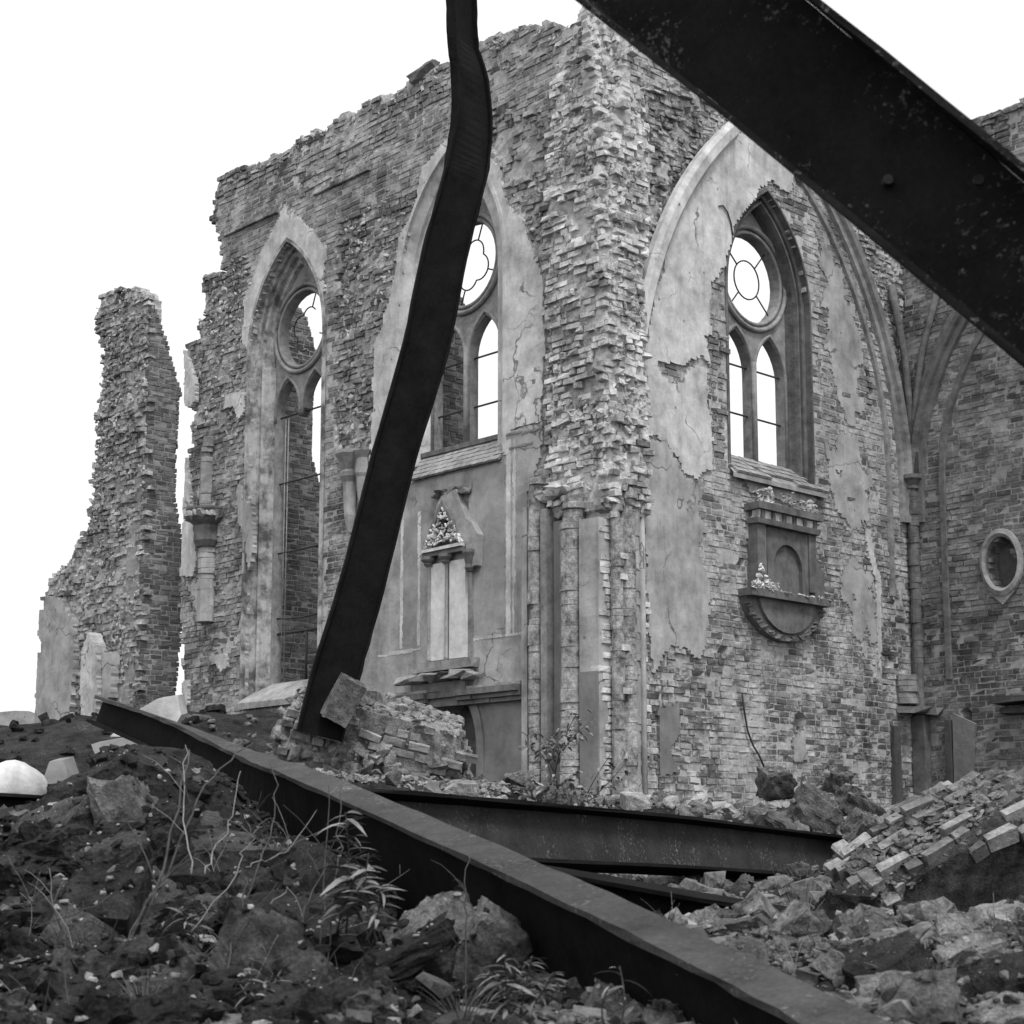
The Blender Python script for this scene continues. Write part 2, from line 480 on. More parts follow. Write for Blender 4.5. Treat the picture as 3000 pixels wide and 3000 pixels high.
def lay(bounds, mask, depth, torn, seed=0, pitch=0.105, Ls=(0.265, 0.125), miss=0.02, miss_t=0.22, joint=0.019, clip=None):
    r = np.random.default_rng(seed)
    u0, u1, v0, v1 = bounds
    out = []
    for j in range(int((v1 - v0) / pitch)):
        v = v0 + (j + .5) * pitch
        u = u0 - r.uniform(0, 0.4); k = j % 2
        while u < u1:
            L = Ls[0] if k % 3 != 2 else Ls[1]
            L *= r.uniform(0.93, 1.05)
            out.append((u + L / 2, v, L, j)); u += L + joint; k += 1
    if clip is not None:                      # trim the bricks of each course to the outline
        o2 = []
        for (uc, v, L, j) in out:
            xs_ = []
            for k in range(len(clip)):
                x1, y1 = clip[k]; x2, y2 = clip[(k + 1) % len(clip)]
                if (y1 > v) != (y2 > v): xs_.append(x1 + (x2 - x1) * (v - y1) / (y2 - y1))
            if len(xs_) < 2: continue
            a_, b_ = max(uc - L / 2, min(xs_)), min(uc + L / 2, max(xs_))
            if b_ - a_ > .03: o2.append(((a_ + b_) / 2, v, b_ - a_, j))
        out = o2
    A = np.array(out)
    if clip is None:
        m = mask(A[:, 0], A[:, 1]); A = A[m]
    t = torn(A[:, 0], A[:, 1])
    keep = r.random(len(A)) > miss + miss_t * t * (0.4 + 1.2 * vnoise(A[:, 0] * 1.6, A[:, 1] * 2.5, seed + 40))
    A = A[keep]; t = t[keep]; n = len(A)
    row = A[:, 3]
    dr = vnoise(A[:, 0] * 0.9 + np.floor(row / 2) * 7.13, np.floor(row / 2) * 3.7, seed + 5) * .6 + vnoise(A[:, 0] * 1.3 + row * 5.3, row * 2.9, seed + 6) * .4
    dl = fbm(A[:, 0] * 1.1, A[:, 1] * 1.1, 9)
    d = depth(A[:, 0], A[:, 1]) + r.normal(0, 0.004, n) + t * (0.20 * (dr - 0.48) + 0.30 * (dl - .42) + r.normal(0, 0.014, n))
    Lb = A[:, 2] * np.where(r.random(n) < t * .7, r.uniform(.5, .95, n), 1.0)
    return dict(u=A[:, 0], v=A[:, 1] + r.normal(0, 0.003, n) * (1 + 3 * t), L=Lb, h=np.full(n, pitch - joint), d=d, t=t,
                tone=np.clip(r.beta(2, 2, n) * 0.8 + 0.25 * (r.random(n) - .3), 0, 1), rot=r.normal(0, 0.006, n) * (1 + 7 * t))

def bricks_to(parent, B, mat, n_ind=300, prefer=None, depth_len=0.16, seed=0, word='brick'):
    n = len(B['u'])
    sc = np.zeros(n) if prefer is None else prefer(B['u'], B['v'])
    sc = sc + 0.8 * B['L'] + np.random.default_rng(seed).random(n) * 0.3 + B['t'] * 0.2
    order = np.argsort(-sc); ind = order[:n_ind]; rest = order[n_ind:]
    variants = []
    for k in range(8):
        P = brick_shape(1, seed * 13 + k, 1.0 + 0.5 * (k % 3))[0]
        variants.append(mk_mesh('brick', P, BQ, mat=mat, tone=np.full(9, -1.0)))
    for k, i in enumerate(ind):
        o = link(word, variants[k % 8], parent)
        o.location = (B['u'][i], B['d'][i], B['v'][i])
        o.scale = (B['L'][i], depth_len, B['h'][i])
        o.rotation_euler = (0, B['rot'][i], 0)
    if len(rest):
        m = len(rest)
        P = brick_shape(m, seed + 77, (1 + 3.0 * B['t'][rest])[:, None, None])
        P = P * np.stack([B['L'][rest], np.full(m, depth_len), B['h'][rest]], -1)[:, None, :]
        c = np.cos(B['rot'][rest])[:, None]; s = np.sin(B['rot'][rest])[:, None]
        x = P[..., 0] * c + P[..., 2] * s; z = -P[..., 0] * s + P[..., 2] * c
        P = np.stack([x, P[..., 1], z], -1) + np.stack([B['u'][rest], B['d'][rest], B['v'][rest]], -1)[:, None, :]
        Q = (BQ[None] + 12 * np.arange(m)[:, None, None]).reshape(-1, 4)
        o = link('brickwork', mk_mesh('brickwork', P.reshape(-1, 3), Q, mat=mat, tone=np.repeat(B['tone'][rest], 9)), parent)
        o['kind'] = 'stuff'

def hull(seed, sx, sy, sz, n=14, boxy=.6):
    r = random.Random(seed); bm = bmesh.new()
    for k in range(n):
        p = Vector((r.uniform(-1, 1), r.uniform(-1, 1), r.uniform(-1, 1)))
        m = max(abs(p.x), abs(p.y), abs(p.z)); s = p.normalized(); b = p / m
        p = (b * boxy + s * (1 - boxy)) * r.uniform(.85, 1.0)
        bm.verts.new((p.x * sx, p.y * sy, p.z * sz))
    res = bmesh.ops.convex_hull(bm, input=bm.verts)
    bmesh.ops.delete(bm, geom=[e for e in res['geom_interior'] if isinstance(e, bmesh.types.BMVert)], context='VERTS')
    bmesh.ops.recalc_face_normals(bm, faces=bm.faces)
    bm.verts.index_update()
    V = np.array([v.co[:] for v in bm.verts]); T = np.array([[v.index for v in f.verts] for f in bm.faces])
    bm.free(); return V, T
ROCK = [hull(100 + k, 1, random.uniform(.6, 1), random.uniform(.4, .8), 13 + k % 5, .55 + .03 * k) for k in range(10)]

def rock_into(mb, c, r, k):
    V, T = ROCK[k % 10]
    mb.add([(c[0] + p[0] * r[0], c[1] + p[1] * r[1], c[2] + p[2] * r[2]) for p in V], [tuple(t) for t in T])

def shard(mb, c, s, rr):
    V, T = ROCK[rr.randint(0, 9)]
    R = np.array((Matrix.Rotation(rr.uniform(0, 6.28), 3, 'X') @ Matrix.Rotation(rr.uniform(0, 6.28), 3, 'Y')))
    W = (V * np.array([s * rr.uniform(.8, 1.6), s * rr.uniform(.4, .8), s * rr.uniform(.4, .8)])) @ R.T
    mb.add([(c[0] + p[0], c[1] + p[1], c[2] + p[2]) for p in W], [tuple(t) for t in T])

def clods(parent, mat, mask, bounds, depth, n, smin, smax, seed, name='mortar_lumps', out=.02):
    """crumbling core and mortar lumps sitting on torn masonry"""
    r = np.random.default_rng(seed)
    U = r.uniform(bounds[0], bounds[1], n * 4); V_ = r.uniform(bounds[2], bounds[3], n * 4)
    m = mask(U, V_) & (vnoise(U * 1.7, V_ * 1.7, seed) > .35)
    U = U[m][:n]; V_ = V_[m][:n]; D = depth(U, V_)
    VS, TS, b = [], [], 0
    for i in range(len(U)):
        V, T = ROCK[int(r.integers(0, 10))]
        s = smin + (smax - smin) * r.random() ** 2
        R = Matrix.Rotation(r.uniform(0, 6.28), 3, 'Y') @ Matrix.Rotation(r.uniform(0, 6.28), 3, 'X')
        VS.append((V * np.array([s, s, s * .7]) * .5) @ np.array(R).T + np.array([U[i], D[i] + r.uniform(-out, out), V_[i]])); TS.append(T + b); b += len(V)
    if not VS: return
    o = link(name, mk_mesh(name, np.concatenate(VS), None, np.concatenate(TS), mat=mat), parent); o['kind'] = 'stuff'

def zones(list_):
    def f(u, v):
        t = np.zeros(np.shape(u))
        for poly, amt in list_:
            w = 0.12 * (fbm(np.asarray(u) * 2, np.asarray(v) * 2, 3) - .5) * 2
            t = np.maximum(t, np.where(pip(poly, np.asarray(u) + w, np.asarray(v) + w), amt, 0))
        return t
    return f

def inside_all(poly, us, vs, hl):
    return pip(poly, us - hl, vs) & pip(poly, us + hl, vs)

def patch(name, parent, mat, poly, d=-0.032, back=0.03, step=0.05, rag=0.10, seed=0, holes=(), wav=0.006, cuts=()):
    us = [p[0] for p in poly]; vs = [p[1] for p in poly]
    def mask(U, V):
        w1 = rag * (fbm(U * 3.2, V * 3.2, seed + 1, 4) - .5); w2 = rag * (fbm(U * 3.2 + 31, V * 3.2, seed + 2, 4) - .5)
        m = pip(poly, U + w1, V + w2)
        for h in holes: m &= ~pip(h, U, V)
        for h in cuts: m &= ~pip(h, U + w1, V + w2)
        return m
    fr = lambda U, V: d + wav * (fbm(U * 2, V * 2, seed + 7) - .5) * 2
    return slab(name, parent, mat, (min(us) - .1, max(us) + .1, min(vs) - .1, max(vs) + .1), step, mask, fr, back, 0.3, True, seed, both=False)

# ------------------------------------------------------------------ pointed arches and traceried windows
def arch_pts(c, hw, spring, off=0.0, n=10, base=None):
    """equilateral pointed arch, offset inwards by off; from left foot over the apex to the right foot"""
    r = 2 * hw - off
    am = math.acos(hw / r) if r > hw else 0.01
    pts = []
    if base is not None: pts.append((c - hw + off, base))
    for i in range(n + 1):
        a = am * i / n
        pts.append((c + hw - r * math.cos(a), spring + r * math.sin(a)))
    for i in range(n - 1, -1, -1):
        a = am * i / n
        pts.append((c - hw + r * math.cos(a), spring + r * math.sin(a)))
    if base is not None: pts.append((c + hw - off, base))
    return pts

def circle_pts(c, v, r, n=28):
    return [(c + r * math.cos(2 * math.pi * k / n), v + r * math.sin(2 * math.pi * k / n)) for k in range(n)]

def window(parent, c, hw, spring, base, sill, ov, orad, lan_top, lan_hw, mat_jamb, mat_tr, df=0.38, dk=0.19, broken=None, mhw=0.07,
           bars=(), ring='plain', seed=0, prof=None, label=None, collar=.07, collar_d=-.045):
    """part: tracery; sub-parts: reveal, mouldings, bars"""
    inn = hw - (lan_hw * 2 + mhw + 0.06)                 # how far the reveal steps in
    outline = arch_pts(c, hw, spring, max(0.02, inn - 0.06), 12, base)
    lanL = lambda s: arch_pts(c + s * (lan_hw + mhw), lan_hw, lan_top - 1.732 * lan_hw, 0, 7, sill)
    if broken is None:
        holes = [lanL(-1), lanL(1)]
    else:
        a = lanL(-1); b = lanL(1)
        holes = [a[:-1] + [(a[-1][0], broken)] + [(b[0][0], broken + .15)] + b[1:]]
    mb = MB(); mb.prism(outline, df, df + dk, [circle_pts(c, ov, orad)] + holes)
    tr = mb.build('traceried_window', mat_tr, parent)
    if label: tr['label'] = label
    # reveal with stepped and rolled profile
    prof = prof or [(-0.01, -0.02), (0.0, 0.10), (0.25, 0.13), (0.27, 0.2), (0.40, 0.2), (0.52, 0.16), (0.62, 0.2), (0.66, 0.28), (0.9, 0.30), (1.0, df + 0.01)]
    mb = MB()
    mb.loft([[(u, d, v) for u, v in arch_pts(c, hw, spring, o, 14, base)] for o, d in [(-collar, collar_d + .04), (-collar, collar_d), (0, collar_d)] + [(inn * o, d) for o, d in prof]])
    mb.build('reveal', mat_jamb, tr)
    mb = MB()
    for rr, tt, dd in ((orad + .03, .035, df - .01), (orad + .13, .045, df - .03)):
        mb.tube([(u, dd, v) for u, v in circle_pts(c, ov, rr, 40)], tt, 6, True)
    mb.build('oculus_moulding', mat_tr, tr)
    for s in (-1, 1):
        mb = MB()
        p = arch_pts(c + s * (lan_hw + mhw), lan_hw + .035, lan_top - 1.732 * lan_hw, 0, 9, sill if broken is None else (sill if False else broken))
        mb.tube([(u, df - .005, v) for u, v in p], .035, 6)
        mb.build('lancet_moulding', mat_tr, tr)
    if broken is None:
        mb = MB(); mb.tube([(c, df - .02, sill), (c, df - .02, lan_top - .5)], .05, 8)
        mb.build('mullion_roll', mat_tr, tr)
    db = df + dk * .5
    if ring == 'plain':
        mb = MB(); mb.tube([(u, db, v) for u, v in circle_pts(c, ov, orad * .44, 28)], .014, 5, True); mb.build('iron_ring', M['iron'], tr)
        for a in (45, 135, 225, 315):
            a = math.radians(a + 4)
            mb = MB(); mb.tube([(c + math.cos(a) * orad * k, db, ov + math.sin(a) * orad * k) for k in (.44, 1.0)], .014, 5); mb.build('iron_spoke', M['iron'], tr)
    elif ring:
        pts = []
        for k in range(49):
            a = 2 * math.pi * k / 48 + .4
            q = orad * (0.44 + 0.16 * abs(math.sin(2 * (a - .4) + 0.0)))
            pts.append((c + q * math.cos(a), db, ov + q * math.sin(a)))
        if ring == 'torn': pts = pts[4:34]
        mb = MB(); mb.tube(pts, .014, 5); mb.build('iron_quatrefoil', M['iron'], tr)
        for k in ((0, 1, 2, 3) if ring == 'foil' else (0, 3)):
            a = math.radians(45 + 90 * k) + .4
            mb = MB(); mb.tube([(c + math.cos(a) * orad * q, db, ov + math.sin(a) * orad * q) for q in (.6, 1.0)], .014, 5); mb.build('iron_spoke', M['iron'], tr)
    for (ua, ub, v, sag) in bars:
        mb = MB(); mb.tube([(ua + (ub - ua) * k / 4, db, v + sag * math.sin(math.pi * k / 4)) for k in range(5)], .018, 5)
        mb.build('iron_bar', M['iron'], tr)
    return tr

def tile_apron(tr, mat, u0, u1, dtop, vtop, dbot, vbot, rows, cols, seed=0, gone=()):
    """sloping sill of plain tiles, each a piece"""
    r = random.Random(seed)
    shape = None
    for i in range(rows):
        for j in range(cols):
            if (i, j) in gone or r.random() < .03: continue
            a = (i + .5) / rows
            W = (u1 - u0) / cols; off = (W / 2 if i % 2 else 0)
            uc = u0 + (j + .5) * W + off
            if uc > u1 + .05: continue
            d = dtop + (dbot - dtop) * a; v = vtop + (vbot - vtop) * a
            Lr = math.hypot(dbot - dtop, vbot - vtop) / rows
            if shape is None:
                mb = MB(); mb.box(-W * .485, W * .485, -Lr * .6, Lr * .5, -.018, .018, .004)
                o = mb.build('sill_tile', mat, tr); shape = o.data
            else:
                o = link('sill_tile', shape, tr)
            o.location = (uc + r.uniform(-.005, .005), d, v + r.uniform(-.004, .006))
            o.rotation_euler = (math.atan2(vtop - vbot, dtop - dbot) - .06 + r.uniform(-.02, .02), 0, r.uniform(-.02, .02))

# ------------------------------------------------------------------ wall L: the long wall with two windows, left of the corner
wl = thing('ruined_wall', 'long ruined brick wall with two traceried windows left of the torn corner pier', 'wall', (C0[0], C0[1], 0), AL)
outL = [LP(*p) for p in [(530, 2050), (533, 1700), (543, 1600), (549, 1337), (554, 1326), (556, 1264), (562, 1223), (569, 1197), (549, 1192), (546, 1031), (551, 1010),
        (585, 995), (580, 956), (596, 900), (594, 802), (622, 797), (653, 805), (656, 797), (648, 714), (635, 678), (628, 652), (620, 600), (635, 543), (661, 502),
        (705, 484), (773, 471), (835, 435), (861, 414), (892, 399), (907, 383), (954, 370), (974, 357), (1005, 331), (1057, 316), (1109, 282), (1150, 272), (1171, 259),
        (1207, 228), (1275, 194), (1326, 176), (1409, 111), (1508, 88), (1550, 70), (1589, 60), (1628, 72)]]
outL = [(outL[0][0], -1.2)] + outL + [(-0.1, outL[-1][1] - .2), (-0.1, -1.2)]
W1 = dict(c=-8.32, hw=1.17, spring=9.45, base=2.75)
W2 = dict(c=-3.63, hw=1.33, spring=9.60, base=6.28)
op1 = arch_pts(W1['c'], W1['hw'] + .02, W1['spring'], 0, 12, W1['base'])
op2 = arch_pts(W2['c'], W2['hw'] + .02, W2['spring'], 0, 12, W2['base'])
op1b = arch_pts(W1['c'], W1['hw'] + .13, W1['spring'], 0, 12, W1['base'] - .05); op2b = arch_pts(W2['c'], W2['hw'] + .13, W2['spring'], 0, 12, W2['base'] - .05)
_r = LP(1403, 2290)[0]
nicheL = arch_pts(_r - 0.62, 0.62, LP(1392, 2192)[1] + .02, 0, 8, -1.2)
pl_w1 = [LP(*p) for p in [(838, 600), (806, 670), (768, 735), (742, 828), (717, 880), (712, 999), (725, 1022), (790, 1022), (850, 800), (905, 860), (936, 900), (950, 880), (953, 766), (957, 720), (925, 685), (883, 645)]]
pl_w2 = [LP(*p) for p in [(1311, 405), (1238, 497), (1223, 595), (1176, 699), (1155, 828), (1135, 906), (1124, 957), (1099, 1009), (1090, 1316), (1085, 1390), (1300, 1330), (1500, 1262), (1592, 1235),
        (1590, 1100), (1600, 1000), (1597, 828), (1570, 760), (1532, 645), (1490, 610), (1474, 560), (1463, 486), (1425, 440), (1360, 370)]]
pl_mid = [LP(*p) for p in [(1085, 1390), (1300, 1330), (1500, 1262), (1592, 1240), (1585, 1330), (1548, 1450), (1550, 1560), (1550, 1992), (1190, 2046), (985, 2070), (1040, 1600)]]
pl_low = [LP(*p) for p in [(1190, 2050), (1550, 1998), (1550, 2420), (950, 2420), (985, 2080)]]
pl_misc = [[LP(*p) for p in q] for q in (
    [(547, 1031), (560, 1050), (577, 1110), (580, 1170), (565, 1195), (549, 1192)],
    [(552, 1340), (562, 1440), (570, 1500), (575, 1560), (584, 1640), (572, 1690), (536, 1690), (545, 1480)],
    [(703, 1420), (719, 1425), (716, 1465), (745, 1475), (750, 1600), (735, 1680), (722, 1560), (706, 1530)],
    [(668, 1160), (725, 1150), (722, 1210), (705, 1225), (690, 1190), (665, 1200)],
    [(620, 1920), (668, 1915), (675, 1950), (655, 1965), (640, 1945), (624, 1940)],
    [(575, 1770), (590, 1700), (598, 1710), (594, 1790), (582, 1790)], [(540, 2000), (560, 1990), (556, 2060), (548, 2080)])]
plL = [pl_w1, pl_w2, pl_mid, pl_low] + pl_misc
topL = lambda u: np.interp(u, [-11.2, -10.7, -9, -7, -5, -3, -1.5, 0], [12.9, 13.5, 13.6, 13.55, 13.5, 13.4, 13.4, 13.3])
tornL0 = zones([([LP(*p) for p in q], a) for q, a in (
    ([(985, 740), (1000, 640), (1250, 540), (1200, 700), (1150, 850), (1100, 1010), (1095, 1300), (1030, 1350), (985, 1300)], .55),
    ([(590, 795), (720, 740), (745, 830), (715, 1000), (735, 1300), (560, 1230), (550, 1000)], .45),
    ([(545, 1250), (715, 1250), (735, 2050), (530, 2050)], .32),
    ([(1400, 330), (1640, 300), (1660, 600), (1660, 1550), (1600, 1450), (1605, 830), (1535, 640), (1470, 530)], .85),
    ([(860, 500), (1130, 380), (1160, 410), (880, 590)], .4))])
def tornL(u, v):
    t = tornL0(u, v)
    return np.maximum(t, 0.5 * np.clip((v - topL(u) + 0.9) / 0.6, 0, 1))
VLED = LP(880, 590)[1]
def depL(u, v):
    d = np.where((np.abs(v - VLED) < .08) & (vnoise(np.asarray(u) * 1.3, 0 * np.asarray(u), 8) > .3) & (u < -4.6), -.07, 0.0)
    return d
def solidL(u, v):
    w = 0.10 * (fbm(u * 3, v * 3, 21) - .5) * 2
    return pip(outL, u + w, v + w) & ~pip(op1, u, v) & ~pip(op2, u, v) & ~pip(nicheL, u, v)
def brickL(u, v):
    m = solidL(u, v) & ~pip(op1b, u, v) & ~pip(op2b, u, v)
    for q in plL[:4]:
        m &= ~(pip(q, u - .16, v) & pip(q, u + .16, v) & pip(q, u, v + .1) & pip(q, u, v - .1))
    return m
slab('core', wl, M['mortar'], (-11.9, -0.1, -1.2, 13.9), 0.075, solidL,
     lambda u, v: 0.009 + tornL(u, v) * (0.03 + 0.30 * (fbm(u * 1.1, v * 1.1, 9 + 0) - .42)) + tornL(u, v) * (.0 + .12 * (fbm(u * 6, v * 6, 2) - .35)), 0.56, 0.3)
op1o = arch_pts(W1['c'], W1['hw'] + .55, W1['spring'], 0, 12, 1.5); op2o = arch_pts(W2['c'], W2['hw'] + .5, W2['spring'], 0, 12, 5.2)
slab('outer_core', wl, M['mortar_dark'], (-11.2, -0.3, -1.2, 13.6), 0.15, lambda u, v: solidL(u - .1, v + .25) & solidL(u, v) & ~pip(op1o, u, v) & ~pip(op2o, u, v), lambda u, v: .5 + 0 * u, 0.95, 0.2)
bL = lay((-11.9, -0.1, -1.2, 13.9), brickL, depL, tornL, seed=1, miss=0.012)
bricks_to(wl, bL, M['brick_L'], 300, lambda u, v: 0.25 * (u / 11 + 1) + 0.2 * (v > 2), seed=1)
clods(wl, M['mortar'], lambda u, v: (tornL(u, v) > .4) & solidL(u, v), (-11.5, -.2, 0, 13.6), lambda u, v: tornL(u, v) * .1 - .02, 3000, .03, .15, 71)
cut = [op1, op2, nicheL]
patch('plaster_patch', wl, M['plaster'], pl_w1, holes=cut, seed=1)
patch('plaster_patch', wl, M['plaster'], pl_w2, holes=cut, seed=2)
patch('plaster_field', wl, M['plaster_grey'], pl_mid, d=-.026, holes=cut, seed=3, rag=.05)
patch('plaster_field', wl, M['plaster_dark'], pl_low, d=-.03, holes=cut, seed=4, rag=.05)
for k, q in enumerate(pl_misc):
    patch('plaster_patch', wl, M['plaster'] if k != 2 else M['plaster_grey'], q, d=-.07, seed=20 + k, rag=.06, step=.04)
# painted borders on the plaster field: thin coats of lighter and darker wash
for k, q in enumerate(([(1178, 1430), (1186, 1428), (1184, 1900), (1176, 1902)], [(1228, 1500), (1236, 1498), (1234, 1890), (1226, 1892)], [(1488, 1290), (1500, 1288), (1498, 1865), (1486, 1866)], [(1508, 1288), (1514, 1287), (1511, 1864), (1505, 1865)],
                       [(1385, 1872), (1548, 1848), (1548, 1856), (1385, 1880)], [(1110, 1918), (1235, 1898), (1235, 1906), (1110, 1926)], [(1478, 1275), (1590, 1252), (1590, 1258), (1478, 1281)], [(1478, 1315), (1588, 1293), (1588, 1297), (1478, 1319)])):
    patch('painted_band', wl, M['plaster'] if k not in (6, 7) else M['plaster_dark'], [LP(*p) for p in q], d=-.031 if k < 6 else -.036, seed=90 + k, rag=.015, step=.035)
for k, q in enumerate(([(1395, 1350), (1480, 1325), (1482, 1845), (1395, 1862)], [(1186, 1520), (1228, 1510), (1226, 1880), (1184, 1890)])):
    patch('painted_panel', wl, M['plaster_dark2'], [LP(*p) for p in q], d=-.0295, seed=99 + k, rag=.03)
tw = window(wl, W1['c'], W1['hw'], W1['spring'], W1['base'], 3.0, 9.86, 0.72, 8.92, 0.36, M['reveal_patchy'], M['tracery'], broken=8.15,
            ring='torn', bars=[(-9.12, -7.5, 8.25, 0), (-9.12, -7.5, 6.95, 0), (-9.12, -7.5, 5.6, 0), (-9.12, -7.5, 4.35, -.05)], seed=1,
            label='traceried window with broken mullion and torn rose, left in the long wall')
mb = MB()
for uu in (-8.95, -8.86): mb.tube([(uu, .47, 3.0), (uu + .01, .47, 8.2)], .012, 5)
mb.build('lead_strip', M['tracery'], tw)
mb = MB(); mb.tube([(-9.25, .5, 4.05), (-7.5, .5, 4.05)], .03, 5); mb.tube([(-8.2, .5, 3.0), (-8.2, .5, 4.05)], .025, 5); mb.build('iron_rail', M['iron'], tw)
mb = MB(); mb.prism([(-9.5, 2.62), (-7.1, 2.62), (-7.1, 2.74), (-9.5, 2.74)], -.03, .5); mb.build('sill_slab', M['stone_mid'], tw)
mb = MB(); mb.add([(-9.5, -.14, 2.72), (-7.35, -.10, 2.72), (-7.4, .42, 3.12), (-9.42, .42, 3.1), (-9.5, -.14, 2.60), (-7.35, -.10, 2.62), (-7.4, .42, 3.0), (-9.42, .42, 3.0)],
                 [(0, 1, 2, 3), (4, 5, 1, 0), (7, 4, 0, 3), (5, 6, 2, 1)]); mb.build('sill_slope', M['stone_mid'], tw)
tw = window(wl, W2['c'], W2['hw'], W2['spring'], W2['base'], 6.75, 9.92, 0.73, 8.92, 0.385, M['plaster'], M['tracery'],
            ring='foil', bars=[(-4.5, -3.7, 8.25, 0), (-3.55, -2.77, 8.25, 0), (-4.5, -3.7, 7.4, 0), (-3.55, -2.77, 7.4, 0)], seed=2,
            prof=[(-0.01, -0.03), (0.0, 0.02), (0.42, 0.10), (0.44, 0.16), (0.56, 0.16), (0.68, 0.12), (0.78, 0.16), (0.8, 0.26), (0.9, 0.28), (1.0, 0.39)],
            label='traceried window with iron quatrefoil behind the bent upright girder')
mb = MB(); mb.prism([(-4.62, 6.66), (-2.62, 6.66), (-2.62, 6.74), (-4.62, 6.74)], .2, .5); mb.build('sill_slab', M['stone_dark'], tw)
tile_apron(tw, M['stone_mid'], -4.95, -2.32, .26, 6.66, -.10, 6.22, 5, 20, 3, gone=((4, 0), (4, 1), (3, 0), (4, 2)))
mb = MB(); mb.add([(-4.96, -.04, 6.18), (-2.3, -.04, 6.18), (-2.3, .3, 6.62), (-4.96, .3, 6.62)], [(0, 1, 2, 3)]); mb.build('sill_bed', M['mortar'], tw)
# back of the arched niche and its plaster surround
mb = MB(); mb.box(_r - 1.4, _r + .1, .55, .6, -1.2, 2.4); mb.build('niche_back', M['stone_dark'], wl)
mb = MB(); mb.loft([[(u, d, v) for u, v in arch_pts(_r - .62, .62 + o, LP(1392, 2192)[1] + .02, 0, 8, -1.2)] for o, d in ((.16, -.03), (.16, -.06), (0, -.06), (-.01, .55))])
mb.build('niche_surround', M['plaster_dark'], wl)

# ------------------------------------------------------------------ buttresses standing outside, seen through the left windows
def buttress(name, label, u, prof, seed, mat, width=0.9):
    o = frame_pt(C0, AL, u)
    t = thing(name, label, 'buttress', (o[0], o[1], 0), AR)
    poly = [(.95, -1.2)] + [(.95, prof[0][1] + .5)] + prof + [(prof[-1][0], -1.2)]
    slab('core', t, M['mortar_dark'], (.9, 3.0, -1.2, 13), .08, lambda a, b: pip(poly, a, b), lambda a, b: .008 + 0 * a, width, .1)
    b = lay((.9, 3.0, 1.5, 12.5), lambda a, b: pip(poly, a, b), lambda a, b: 0 * a, lambda a, b: 0 * a, seed=seed, miss=0, clip=poly)
    bricks_to(t, b, mat, 300, lambda a, b: .3 * (a > 1.4), seed=seed)
    return t
bprof = [(1.3, 11.6), (2.0, 10.9), (2.26, 10.2), (2.2, 8.9), (2.17, 8.05), (2.38, 7.5), (2.6, 6.9)]
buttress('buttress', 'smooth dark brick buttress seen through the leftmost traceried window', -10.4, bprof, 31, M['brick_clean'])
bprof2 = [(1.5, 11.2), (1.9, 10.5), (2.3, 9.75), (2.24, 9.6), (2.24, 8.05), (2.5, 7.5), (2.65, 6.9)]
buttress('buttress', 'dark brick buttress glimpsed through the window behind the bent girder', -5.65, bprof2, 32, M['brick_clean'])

# ------------------------------------------------------------------ wall R: right of the corner, with the third window
wr = thing('ruined_wall', 'brick wall right of the corner pier with white plaster and a clear round window', 'wall', (C0[0], C0[1], 0), AR)
W3 = dict(c=3.99, hw=1.115, spring=9.23, base=6.15)
op3 = arch_pts(W3['c'], W3['hw'] + .02, W3['spring'], 0, 12, W3['base'])
outR = [(.5, -1.2), (A1 + .3, -1.2), (A1 + .3, 13.1), (6.5, 13.2), (5, 12.9), (3.5, 13.3), (2, 13.2), (.5, 13.35)]
FC, FH, FS = 4.22, 3.6, 6.4
pl_r1 = [RP(*p) for p in [(1868, 1321), (1873, 1166), (1889, 983), (1907, 880), (1943, 735), (1995, 580), (2068, 486), (2145, 398), (2192, 390), (2260, 400), (2330, 480), (2310, 560), (2290, 560), (2250, 530), (2176, 620), (2140, 690),
        (2128, 760), (2078, 828), (2075, 876), (2085, 980), (2064, 990), (2082, 1057), (2064, 1083), (2070, 1166), (2075, 1220), (2085, 1368), (2033, 1404), (2002, 1394), (1985, 1340), (1950, 1290), (1910, 1275)]]
cut_r1 = [RP(*p) for p in [(1918, 1066), (1960, 1066), (1998, 1058), (2040, 1035), (2078, 1050), (2075, 1075), (2004, 1075), (1998, 1120), (1965, 1126), (1940, 1095)]]
pl_r2 = [RP(*p) for p in [(1872, 1330), (1910, 1290), (1950, 1300), (2000, 1400), (2045, 1425), (2050, 1480), (2066, 1560), (2040, 1590), (2066, 1700), (2078, 1800), (2066, 1883), (2040, 1930), (1990, 1880), (1915, 1950), (1900, 1960), (1890, 1700)]]
pl_r3 = [RP(*p) for p in [(2178, 1400), (2380, 1430), (2385, 1470), (2300, 1470), (2190, 1440)]]
pl_r4 = [RP(*p) for p in [(2178, 1495), (2205, 1500), (2212, 1620), (2205, 1628), (2190, 1605)]]
pl_r5 = [RP(*p) for p in [(2530, 1545), (2548, 1555), (2560, 1640), (2575, 1690), (2580, 1960), (2572, 1960), (2560, 1700), (2545, 1640)]]
pl_r6 = [RP(*p) for p in [(2320, 2165), (2357, 2130), (2360, 2225), (2322, 2235)]]
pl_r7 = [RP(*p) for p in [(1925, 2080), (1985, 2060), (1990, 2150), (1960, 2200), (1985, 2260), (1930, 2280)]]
pl_r8 = [RP(*p) for p in [(2010, 2350), (2070, 2310), (2068, 2400), (2010, 2410)]]
light_infill = [RP(*p) for p in [(2111, 2085), (2243, 2085), (2243, 2266), (2111, 2266)]]
